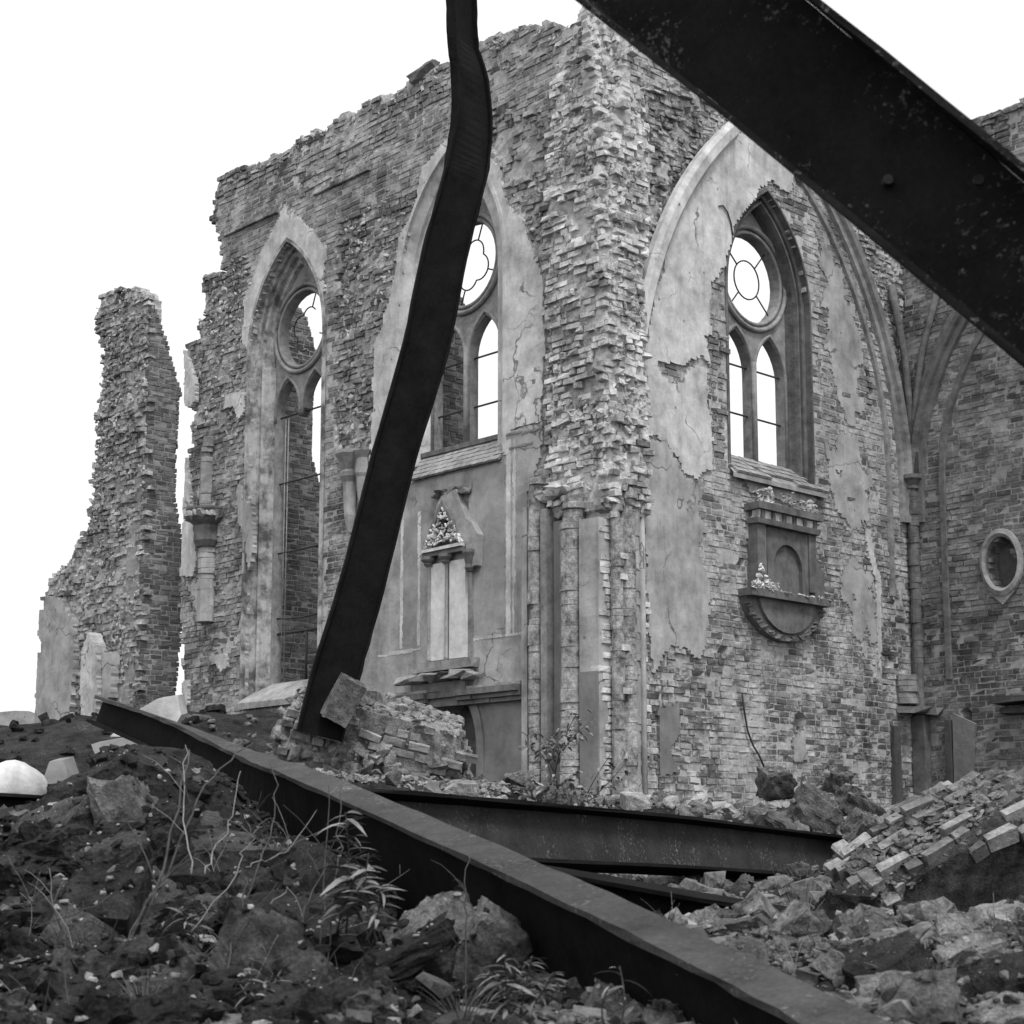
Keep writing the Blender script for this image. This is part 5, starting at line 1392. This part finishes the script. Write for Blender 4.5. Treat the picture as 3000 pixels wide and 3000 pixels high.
mb = MB(); mb.prism([(c_ - hw_ - .10, gb), (c_ - hw_ * .72, gb), (c_ - hw_ * .45, gb + .40 * H_), (c_ - .02, gb + .76 * H_), (c_ + hw_ * .45, gb + .40 * H_), (c_ + hw_ * .75, gb), (c_ + hw_ + .02, gb), (c_ + hw_ + .10, gb - .42),
            (c_ + hw_ + .28, gb - .40), (c_ + hw_ + .32, gb + .1), (c_ + hw_ + .16, gb + .36 * H_), (c_ + hw_ + .05, gb + .42 * H_), (c_ + hw_ * .75, gb + .75 * H_), (c_ + .25, gb + 1.02 * H_), (c_ - .1, gb + 1.0 * H_), (c_ - .22, gb + .8 * H_), (c_ - hw_ * .8, gb + .42 * H_)], -.16, .02)
mb.build('gable', M['stone_mid'], wt, fix=True)
mb = MB(); mb.prism([(c_ - hw_ * .95, gb + .05), (c_ - hw_ * .58, gb + .46 * H_), (c_ - .02, gb + .86 * H_), (c_ + hw_ * .5, gb + .46 * H_), (c_ + hw_ * .62, gb + .2), (c_ + hw_ * .5, gb + .2), (c_ + hw_ * .38, gb + .40 * H_), (c_ - .02, gb + .72 * H_), (c_ - hw_ * .45, gb + .40 * H_), (c_ - hw_ * .78, gb + .05)], -.24, -.155); mb.build('arch_hood', M['stone_dark'], wt, fix=True)
wbox('tympanum_back', c_ - hw_ * .9, c_ + hw_ * .9, -.03, .01, gb, gb + .8 * H_, 'stone_dark')
mb = MB(); rr = random.Random(4)
for k in range(150):
    a = rr.uniform(-1, 1); h = rr.uniform(0, 1) * (1 - abs(a)) * .66 * H_
    shard(mb, (c_ + a * hw_ * .95, -.22 + rr.uniform(-.04, .03), gb + .04 + h), rr.uniform(.02, .055), rr)
mb.build('carved_relief', M['marble'], wt)
mb = MB()
for k in range(7): rock_into(mb, (c_ + (k - 2.8) * .12, -.08, gtop + .0 + .05 * math.sin(k * 2)), (.12, .12, .08), k + 3)
mb.build('broken_finial', M['stone_dark'], wt)
ub_l, ub_r = X(1178, 1985)[0], X(1394, 1965)[0]
wbox('plinth', ub_l + .25, ub_r - .05, -.22, .0, vbt - .16, vbt + .01, 'stone_mid', .02)
mb = MB()
for k in range(9): rock_into(mb, (ub_l + .15 + (ub_r - ub_l - .25) * k / 8, -.2, vbt - .27 + .03 * math.sin(k * 3)), (.26, .2, .13 + .03 * math.sin(k * 5)), k)
mb.build('broken_ledge', M['stone_mid'], wt)
wbox('console', ub_l + .3, ub_r - .2, -.2, .0, vbt - .5, vbt - .36, 'stone_dark', .02)
# cornice over the arched niche
cn = thing('stone_cornice', 'long dark moulded cornice over the arched niche in the long wall', 'cornice', (C0[0], C0[1], 0), AL)
v0 = LP(1400, 2035)[1]; ul, ur = LP(1150, 2060)[0], LP(1550, 2010)[0]
for nm, d0, a, b, mm in (('fillet', -.16, .0, .07, 'stone_dark'), ('ovolo', -.22, .072, .14, 'stone_dark'), ('slab', -.28, .142, .24, 'stone_dark'), ('weathering', -.20, .243, .29, 'stone_mid')):
    mb = MB(); n = 9
    for k in range(n):
        x0 = ul + (ur - ul) * k / n; x1 = ul + (ur - ul) * (k + 1) / n
        mb.box(x0, x1 - .004, d0 + random.uniform(-.01, .02) + (.08 if k in (3, 4) and nm != 'fillet' else 0), .0, v0 - .16 + a, v0 - .16 + b)
    mb.build(nm, M[mm], cn)

# baroque tablet on the right wall
ep = thing('wall_tablet', 'dark baroque wall tablet with scrolled crown and rounded apron under the right window', 'monument', (C0[0], C0[1], 0), AR)
Z = lambda x, y, d=-.15: RP(x, y, d)
e0, e1 = Z(2208, 1500)[0], Z(2383, 1513)[0]; ec = (e0 + e1) / 2
vcor = Z(2290, 1500)[1]; vsh_ = Z(2290, 1740)[1]; vap = Z(2331, 1883)[1]
def ebox(name, u0, u1, d0, d1, v0, v1, mat, j=0.0):
    mb = MB(); mb.box(u0, u1, d0, d1, v0, v1, j); return mb.build(name, M[mat], ep)
ebox('back_slab', e0 + .02, e1 - .02, -.10, .02, vsh_, vcor, 'stone_dark')
ebox('cornice', e0 - .06, e1 + .05, -.32, .0, vcor - .06, vcor + .05, 'stone_dark', .012)
ebox('frieze', e0 + .02, e1 - .02, -.24, .0, vcor - .2, vcor - .062, 'carving', .008)
for k in range(6):
    ebox('frieze_block', e0 + .06 + k * (e1 - e0 - .2) / 5, e0 + .14 + k * (e1 - e0 - .2) / 5, -.27, -.2, vcor - .2, vcor - .062, 'stone_dark', .01)
ebox('architrave', e0 - .04, e1 + .02, -.28, .0, vcor - .29, vcor - .202, 'stone_dark', .01)
ebox('pilaster', e0 + .0, e0 + .2, -.22, .0, vsh_, vcor - .295, 'stone_dark', .006)
ebox('pilaster_strip', e0 + .22, e0 + .32, -.15, .0, vsh_, vcor - .295, 'stone_mid', .01)
ebox('pilaster', e1 - .2, e1 - .02, -.20, .0, vsh_ + .1, vcor - .295, 'stone_dark', .006)
mb = MB(); w_ = (e1 - e0) / 2 - .42; cc = ec + .05
mb.prism([(cc - w_ - .16, vsh_), (cc + w_ + .16, vsh_), (cc + w_ + .16, vcor - .3), (cc - w_ - .16, vcor - .3)], -.17, -.10, [[(cc - w_, vsh_ + .02)] + [(cc + w_ * -math.cos(a), vcor - .95 + w_ * 1.05 * math.sin(a)) for a in np.linspace(0, math.pi, 11)] + [(cc + w_, vsh_ + .02)]])
mb.build('arched_frame', M['stone_dark'], ep)
mb = MB(); a0, a1 = Z(2183, 1750)[0], Z(2414, 1755)[0]; am_ = (a0 + a1) / 2 + .02
mb.prism([(a0, vsh_ - .12), (a0, vsh_), (a1, vsh_), (a1, vsh_ - .12)], -.30, .0); mb.build('shelf', M['stone_dark'], ep)
mb = MB()
rr = random.Random(31)
for k in range(60):
    t = rr.random()
    shard(mb, (a0 + (a1 - a0) * t, -.29 + rr.uniform(-.03, .05), vsh_ + rr.uniform(-.02, .02)), rr.uniform(.015, .045), rr)
mb.build('broken_edge', M['carving'], ep)
mb = MB()
ap = [(a0 + .02, vsh_ - .12)] + [(am_ - (a1 - a0) / 2 * .98 * math.cos(a) * (1 - .12 * math.sin(a)), vsh_ - .15 - (vsh_ - .15 - vap) * math.sin(a)) for a in np.linspace(0, math.pi, 15)] + [(a1 - .02, vsh_ - .12)]
mb.prism(list(reversed(ap)), -.13, .0); mb.build('apron', M['stone_dark'], ep, fix=True)
api = [(am_ + (u - am_) * .72, vsh_ - .13 + (v - vsh_ + .13) * .8) for u, v in ap]
mb = MB(); mb.prism(list(reversed(api)), -.19, -.13); mb.build('apron_field', M['stone_dark'], ep, fix=True)
mb = MB()
for k, (u, v) in enumerate(ap[1:-1]):
    for q in range(2): rock_into(mb, (am_ + (u - am_) * .95 + .05 * math.sin(k * 3 + q), -.12, v + .03 + .04 * q), (.09, .06, .06), k + q)
mb.build('broken_rim', M['stone_dark'], ep)
vu0, vu1 = Z(2382, 1740)[0], Z(2414, 1740)[0]; vvt = Z(2385, 1632)[1]
mb = MB(); mb.prism([(vu0 + .02, vsh_), (vu1 + .02, vsh_), (vu1 + .04, vsh_ + .4), (vu1 - .02, vvt - .2), (vu0 + .1, vvt), (vu0 + .02, vvt - .02)], -.14, .0); mb.build('volute', M['stone_dark'], ep, fix=True)
mb = MB(); rr = random.Random(9)
for k in range(70):
    q_ = rr.random(); shard(mb, (Z(2192 + q_ * 66, 1720)[0], -.26 + rr.uniform(-.06, .05), vsh_ + .02 + rr.uniform(0, .10 + .28 * max(0, 1 - abs(q_ - .3) * 3))), rr.uniform(.02, .06), rr)
mb.build('broken_figure', M['marble'], ep)
for x0, x1, y0, y1, n, s in ((2205, 2250, 1432, 1478, 14, 4), (2284, 2310, 1445, 1495, 6, 6), (2332, 2382, 1470, 1510, 12, 8)):
    mb = MB(); rr = random.Random(s)
    for k in range(n * 5):
        u, v = Z(rr.uniform(x0, x1), rr.uniform(y0, y1)); shard(mb, (u, -.2 + rr.uniform(-.07, .05), v), rr.uniform(.02, .06), rr)
    mb.build('carved_scroll', M['carving'] if s != 6 else M['stone_mid'], ep)

# corbel capital on the left end of the long wall, with shaft
cb = thing('wall_corbel', 'dark carved corbel capital on the left end of the long wall', 'corbel', (C0[0], C0[1], 0), AL)
u0_, v_ = LP(612, 1515); u0_ += .05
mb = MB(); mb.lathe(u0_, -.05, [(.22, v_ - .62), (.28, v_ - .5), (.26, v_ - .2), (.36, v_ - .12), (.42, v_ - .02), (.40, v_ + .05), (.44, v_ + .1), (.44, v_ + .14)], 14); mb.build('capital', M['stone_dark'], cb)
mb = MB(); rr = random.Random(2)
for k in range(16):
    a = math.pi + math.pi * k / 15
    mb.blob((u0_ + .40 * math.cos(a), -.05 + .40 * math.sin(a), v_ - .0), (.08, .08, .09), .5, 400 + k, 1, False)
mb.build('leaf_carving', M['stone_mid'], cb)
mb = MB(); drums(mb, u0_ - .02, -.02, .2, v_ - 2.1, v_ - .62, n=10, seed=30); mb.build('shaft', M['plaster_grey'], cb)
mb = MB(); drums(mb, u0_ - .12, .0, .16, v_ + .15, v_ + 1.6, n=8, seed=31, torn_top=.5); mb.build('rib_stump', M['jamb'], cb)
cb2 = thing('wall_corbel', 'broken plastered corbel shaft between the two left windows', 'corbel', (C0[0], C0[1], 0), AL)
u2, v2 = LP(1035, 1400)
mb = MB(); mb.lathe(u2, -.05, [(.05, v2 - 1.0), (.12, v2 - .7), (.15, v2 - .1), (.2, v2), (.2, v2 + .08), (.17, v2 + .12), (.26, v2 + .34), (.3, v2 + .4), (.3, v2 + .46)], 10); mb.build('capital', M['plaster_grey'], cb2)
mb = MB(); mb.lathe(u2 + .3, -.03, [(.05, v2 - .6), (.1, v2 - .3), (.12, v2 - .05), (.15, v2 + .02), (.15, v2 + .08), (.13, v2 + .3), (.2, v2 + .42)], 8); mb.build('colonnette', M['plaster_grey'], cb2)

# cable hanging on the right wall, thin wire by the third window
mb = MB(); mb.tube([(*[RP(x, y, -.05)[0]], -.05, RP(x, y, -.05)[1]) for x, y in ((2174, 2030), (2180, 2080), (2190, 2140), (2207, 2185), (2225, 2215), (2240, 2250))], .016, 6)
o = mb.build('hanging_cable', M['iron']); o.location = (C0[0], C0[1], 0); o.rotation_euler = (0, 0, AR); tag(o, 'dark cable hanging on the pale brick infill of the right wall', 'cable')
mb = MB(); mb.tube([(RP(x, y, -.05)[0], -.05, RP(x, y, -.05)[1]) for x, y in ((2106, 604), (2118, 602), (2132, 622), (2142, 655), (2147, 690))], .012, 6)
o = mb.build('bent_wire', M['iron']); o.location = (C0[0], C0[1], 0); o.rotation_euler = (0, 0, AR); tag(o, 'thin bent wire sticking out of the plaster above the right window', 'wire')
# timber remains on the right-hand wall
o_t = thing('timber_post', 'black plank and grey board leaning on the dark right wall', 'timber', (C4[0], C4[1], 0), AL)
u, v = WP(2785, 2110); u1_, v1_ = WP(2800, 2320)
mb = MB(); mb.box(u - .05, u + .06, -.14, -.05, v1_ - .4, v, .015); mb.build('plank', M['timber'], o_t)
mb = MB(); mb.prism([(u + .08, v1_ - .4), (u + .42, v1_ - .3), (u + .5, v - .35), (u + .56, v - .1), (u + .3, v + .02), (u + .1, v + .12)], -.1, -.03); mb.build('board', M['plaster_dark'], o_t, fix=True)
mb = MB(); u, v = WP(2975, 2055); mb.box(u - .2, u + .5, -.5, .1, v - .05, v + .07, .02); mb.box(u - .15, u + .5, -.3, .1, v - .22, v - .14, .02)
o = mb.build('broken_joist', M['timber']); o.location = (C4[0], C4[1], 0); o.rotation_euler = (0, 0, AL); tag(o, 'black broken joist ends sticking out of the wall at the right edge', 'timber')
# stones on the wall head
lump('wall_stone', 'single block left standing on the sloping wall head', Vector((*frame_pt(C0, AL, LP(1236, 208)[0], .1), LP(1236, 208)[1])), (.55, .35, .3), frame3((.7, -.7, .5), (0, 0, 1)), 150, M['brick_L'], amp=.08, cat='stone')

# ------------------------------------------------------------------ plants
def leaf_mesh(name, L, W, mat, bend=.25, n=4):
    vs = []; fs = []
    for k in range(n + 1):
        t = k / n; w = W * math.sin(math.pi * min(1, .08 + t * .92)) ** .8 * (1 if t < 1 else 0)
        z = -bend * L * t * t
        vs += [(-w / 2, L * t, z + .12 * w), (0, L * t, z), (w / 2, L * t, z + .12 * w)]
    for k in range(n):
        for j in range(2):
            a = k * 3 + j; fs.append((a, a + 1, a + 4, a + 3))
    mb = MB(); mb.add(vs, fs, True)
    return mb, mat
LEAFS = {}
def leaf_obj(kind, parent, pos, direc, scale=1.0, roll=0.0):
    if kind not in LEAFS:
        L, W, m, bd = dict(sapling=(.07, .034, 'leaf', .3), sapling_pale=(.07, .036, 'leaf_pale', .3), willow=(.13, .020, 'leaf', .5), willow_pale=(.14, .022, 'leaf_pale', .6))[kind]
        mb, _ = leaf_mesh(kind, L, W, m, bd)
        o = mb.build('leaf', M[m], parent); LEAFS[kind] = o.data
    else:
        o = link('leaf', LEAFS[kind], parent)
    d = Vector(direc).normalized()
    q = d.to_track_quat('Y', 'Z').to_matrix() @ Matrix.Rotation(roll, 3, 'Y')
    o.matrix_local = Matrix.Translation(pos) @ q.to_4x4() @ Matrix.Scale(scale, 4)
    return o
def stem_pts(a, b, bow, n=6):
    a = Vector(a); b = Vector(b)
    return [a.lerp(b, k / n) + Vector(bow) * math.sin(math.pi * k / n) for k in range(n + 1)]

def sapling(label, x, y, Y, stems, nleaf, seed, kinds=('sapling', 'sapling_pale'), sc=1.6, group=None):
    base = at(x, y, Y); t = thing('sapling', label, 'sapling', tuple(base)); r = random.Random(seed)
    for (x0, y0, x1, y1, rad) in stems:
        a = at(x0, y0, Y) - base; b = at(x1, y1, Y) - base + Vector((0, r.uniform(-.2, .2), 0))
        pts = stem_pts(a, b, (r.uniform(-.05, .05), 0, .02))
        mb = MB(); mb.tube([tuple(p) for p in pts], rad, 5, r2=rad * .35); mb.build('stem', M['twig'], t)
        for k in range(nleaf):
            f = r.uniform(.18, 1.0); i = min(5, int(f * 6)); p = pts[i].lerp(pts[i + 1], f * 6 - i)
            dr = Vector((r.uniform(-1, 1), r.uniform(-1, 1), r.uniform(-.2, .7)))
            tw_ = p + dr.normalized() * r.uniform(.02, .16)
            leaf_obj(kinds[0] if r.random() < .62 else kinds[1], t, tw_, dr + Vector((0, 0, -.5)), sc * r.uniform(.4, .85), r.uniform(-.7, .7))
    return t
sapling('young leafy sapling growing in front of the clustered pier shafts', 1622, 2365, 19.5,
        [(1622, 2365, 1625, 2270, .016), (1625, 2270, 1690, 2090, .012), (1622, 2260, 1560, 2140, .008), (1650, 2200, 1735, 2110, .006), (1600, 2230, 1530, 2190, .006), (1630, 2250, 1650, 2150, .006), (1622, 2330, 1550, 2290, .006), (1625, 2320, 1690, 2270, .006), (1625, 2300, 1600, 2180, .006), (1660, 2180, 1700, 2150, .005)], 24, 1)
sapling('thin sapling with two slanting stems right of the leafy sapling', 1698, 2372, 19.0, [(1698, 2372, 1835, 2235, .010), (1698, 2372, 1800, 2195, .008), (1697, 2372, 1685, 2310, .006)], 15, 2)
sapling('low leafy shrub at the foot of the wall beside the brick heap', 1470, 2350, 19.6, [(1470, 2350, 1440, 2325, .006), (1480, 2352, 1520, 2310, .006), (1470, 2350, 1490, 2320, .006), (1500, 2355, 1560, 2330, .006)], 22, 3)
# bare twigs in the left foreground
twigs = [((252, 3010), (430, 2660), (500, 2440), (560, 2190), 7.2, .011), ((430, 2690), (560, 2390), (640, 2250), (740, 2180), 7.4, .007), ((560, 2560), (545, 2400), (540, 2300), (545, 2190), 7.3, .006),
         ((720, 2640), (790, 2450), (810, 2330), (790, 2230), 7.4, .005), ((560, 2730), (690, 2560), (720, 2480), (770, 2420), 7.2, .004), ((600, 2560), (640, 2480), (680, 2390), (705, 2260), 7.1, .005),
         ((660, 3000), (670, 2820), (700, 2700), (720, 2560), 6.7, .006), ((800, 2890), (860, 2740), (900, 2640), (960, 2520), 6.9, .006), ((930, 3000), (940, 2820), (950, 2600), (965, 2300), 6.9, .006),
         ((450, 3000), (560, 2870), (640, 2780), (760, 2700), 6.6, .004), ((720, 2540), (790, 2520), (850, 2480), (930, 2370), 7.1, .004), ((955, 2900), (985, 2600), (990, 2450), (1000, 2290), 7.0, .005),
         ((1360, 2960), (1368, 2760), (1366, 2620), (1372, 2500), 7.2, .006), ((620, 2790), (700, 2770), (800, 2640), (850, 2600), 7.0, .005), ((100, 2720), (250, 2660), (330, 2620), (400, 2590), 7.5, .004),
         ((860, 2990), (1000, 2900), (1090, 2780), (1230, 2710), 6.6, .004), ((480, 2900), (640, 2770), (700, 2720), (820, 2590), 7.0, .003)]
pale = (2, 4, 5, 13, 10)
for k, (a, b, c, d, Y, rad) in enumerate(twigs):
    P = [at(p[0], p[1], Y + .25 * j) for j, p in enumerate((a, b, c, d))]
    pts = []
    for i in range(3):
        p0 = P[max(0, i - 1)]; p3 = P[min(3, i + 2)]
        for q in range(4):
            t = q / 4; pts.append(.5 * ((2 * P[i]) + (P[i + 1] - p0) * t + (2 * p0 - 5 * P[i] + 4 * P[i + 1] - p3) * t * t + (3 * P[i] - p0 - 3 * P[i + 1] + p3) * t ** 3))
    pts.append(P[3])
    rk = random.Random(k + 70); pts = [p + Vector((rk.gauss(0, .008), rk.gauss(0, .008), rk.gauss(0, .006))) if 0 < i_ else p for i_, p in enumerate(pts)]
    rad *= .62 if k in pale else .85
    mb = MB(); base = pts[0]; mb.tube([tuple(p - base) for p in pts], rad, 5, r2=rad * .45)
    for q in range(rk.randint(1, 4)):
        i_ = rk.randint(3, len(pts) - 3); s_ = pts[i_] - base; dr = (pts[i_ + 1] - pts[i_]).normalized() + Vector((rk.choice((-1, 1)) * rk.uniform(.4, 1.0), rk.uniform(-.4, .4), rk.uniform(-.1, .4)))
        L_ = rk.uniform(.08, .3); mb.tube([tuple(s_ + dr * (L_ * t) + Vector((0, 0, .03 * math.sin(t * 3)))) for t in (0, .35, .7, 1)], rad * .45, 4, r2=rad * .2)
    o = mb.build('bare_twig', M['twig_pale' if k in pale else 'twig']); o.location = base
    tag(o, ('pale dry stalk rising from the left rubble slope' if k in pale else 'dark bare twig rising from the left rubble slope'), 'twig', 'pale stalks on the left slope' if k in pale else 'dark twigs on the left slope')
rs = random.Random(77)
for k in range(64):
    left = k < 50
    x = rs.uniform(60, 1150) if left else rs.uniform(1750, 2950); Y = rs.uniform(6.2, 9.5)
    X_ = (x - 1500) / F * Y; base = Vector((X_, Y, float(gfull(np.array(X_), np.array(Y))) - .02))
    L_ = rs.uniform(.15, .55) if left else rs.uniform(.1, .25); lean = Vector((rs.gauss(.25, .55), rs.gauss(0, .3), 1)).normalized()
    pts = [base]; d_ = lean
    for q in range(8):
        d_ = (d_ + Vector((rs.gauss(0, .16), rs.gauss(0, .12), rs.gauss(-.03, .1)))).normalized(); pts.append(pts[-1] + d_ * L_ / 8)
    mb = MB(); rad = rs.uniform(.0018, .004); mb.tube([tuple(p - base) for p in pts], rad, 4, r2=rad * .4)
    for q in range(rs.randint(1, 5)):
        i_ = rs.randint(2, 7); dr = (d_ + Vector((rs.choice((-1, 1)) * rs.uniform(.5, 1.1), rs.uniform(-.5, .5), rs.uniform(-.2, .5)))).normalized(); l2 = rs.uniform(.04, .18)
        mb.tube([tuple(pts[i_] - base + dr * l2 * t + Vector((0, 0, .015 * math.sin(3 * t)))) for t in (0, .4, .75, 1)], rad * .6, 4, r2=rad * .25)
    pl_ = rs.random() < .4
    o = mb.build('dry_stalk', M['twig_pale' if pl_ else 'twig']); o.location = base
    side = 'left slope' if left else 'right foreground'
    tag(o, '%s thin dry stalk standing in the rubble of the %s' % ('pale' if pl_ else 'dark', side), 'stalk', '%s thin stalks on the %s' % ('pale' if pl_ else 'dark', side))
# narrow-leaved weeds
def weed(label, x, y, Y, tops, seed, n=34, sc=1.0, kinds=('willow', 'willow_pale'), share=.7):
    base = at(x, y, Y); t = thing('leafy_weed', label, 'weed', tuple(base)); r = random.Random(seed)
    for (x1, y1) in tops:
        b = at(x1, y1, Y + r.uniform(-.1, .1)) - base
        pts = stem_pts((r.uniform(-.03, .03), 0, -.05), b, (r.uniform(-.03, .03), 0, 0))
        mb = MB(); mb.tube([tuple(p) for p in pts], .005, 5, r2=.002); mb.build('stem', M['twig'], t)
        for k in range(n):
            f = .25 + .75 * (k / n) ** .7; i = min(5, int(f * 6)); p = pts[i].lerp(pts[i + 1], min(1, f * 6 - i))
            an = k * 2.4 + r.gauss(0, .5)
            dr = Vector((math.cos(an), math.sin(an), r.uniform(-.2, .9)))
            leaf_obj(kinds[0] if r.random() < share else kinds[1], t, p, dr, sc * (1.15 - .5 * f) * r.uniform(.45, 1.15), r.uniform(-.8, .8))
    return t
weed('narrow-leaved weed in front of the dark girder web, taller one', 1000, 2700, 7.1, [(1012, 2380), (1045, 2560)], 1, 40, 1.2)
weed('narrow-leaved weed with pale tips beside the taller weed', 1085, 2720, 6.9, [(1080, 2500), (1110, 2590)], 2, 36, 1.1, share=.55)
weed('feathery weed below the peaked block in the bottom middle', 1500, 2980, 6.4, [(1480, 2790), (1560, 2800), (1620, 2850), (1430, 2840)], 3, 30, .9)
weed('low weed between the stones in the bottom left middle', 760, 2960, 6.5, [(740, 2820), (800, 2850)], 4, 22, .8)
weed('small pale-leaved weed before the black girder web', 1800, 2990, 5.9, [(1815, 2830), (1790, 2880)], 5, 8, .9, share=.2)
weed('low weed at the left end of the long girder shadow', 560, 2760, 7.4, [(590, 2640), (530, 2660)], 6, 20, .9)
# grass tuft on the right and by the lower edge
def tuft(label, x, y, Y, n, h, spread, seed, mat='leaf'):
    base = at(x, y, Y); t = thing('grass_tuft', label, 'grass', tuple(base)); r = random.Random(seed)
    for k in range(n):
        a = r.uniform(-1, 1); hh = h * r.uniform(.45, 1); p0 = Vector((a * spread * .3, r.uniform(-.05, .05), -.03)); p2 = Vector((a * spread + r.uniform(-.06, .06), r.uniform(-.1, .1), hh)); w = .004
        pts = [p0.lerp(p2, q / 4) + Vector((-a * spread * .25 * math.sin(math.pi * q / 4), 0, 0)) for q in range(5)]
        mb = MB(); vs = []
        for q, p in enumerate(pts): vs += [tuple(p + Vector((-w * (1 - q / 4.5), 0, 0))), tuple(p + Vector((0, -w, 0))), tuple(p + Vector((w * (1 - q / 4.5), 0, 0)))]
        mb.add(vs, [(q * 3 + j, q * 3 + j + 1, q * 3 + j + 4, q * 3 + j + 3) for q in range(4) for j in range(2)]); mb.build('blade', M[mat], t)
tuft('tall grass tuft growing beside the brick chunk, right of middle', 2350, 2735, 9.6, 34, .42, .12, 1, 'leaf_pale')
tuft('grass tuft between the stones at the bottom right', 2740, 2960, 6.6, 26, .22, .1, 2)
tuft('small grass tuft in front of the grey wedge stone', 2480, 2740, 8.6, 14, .16, .1, 3)
tuft('short grass tuft on the bottom left rubble', 420, 2960, 6.6, 24, .16, .12, 4)
tuft('short grass tuft below the feathery weed', 1350, 2985, 6.3, 24, .16, .12, 5)
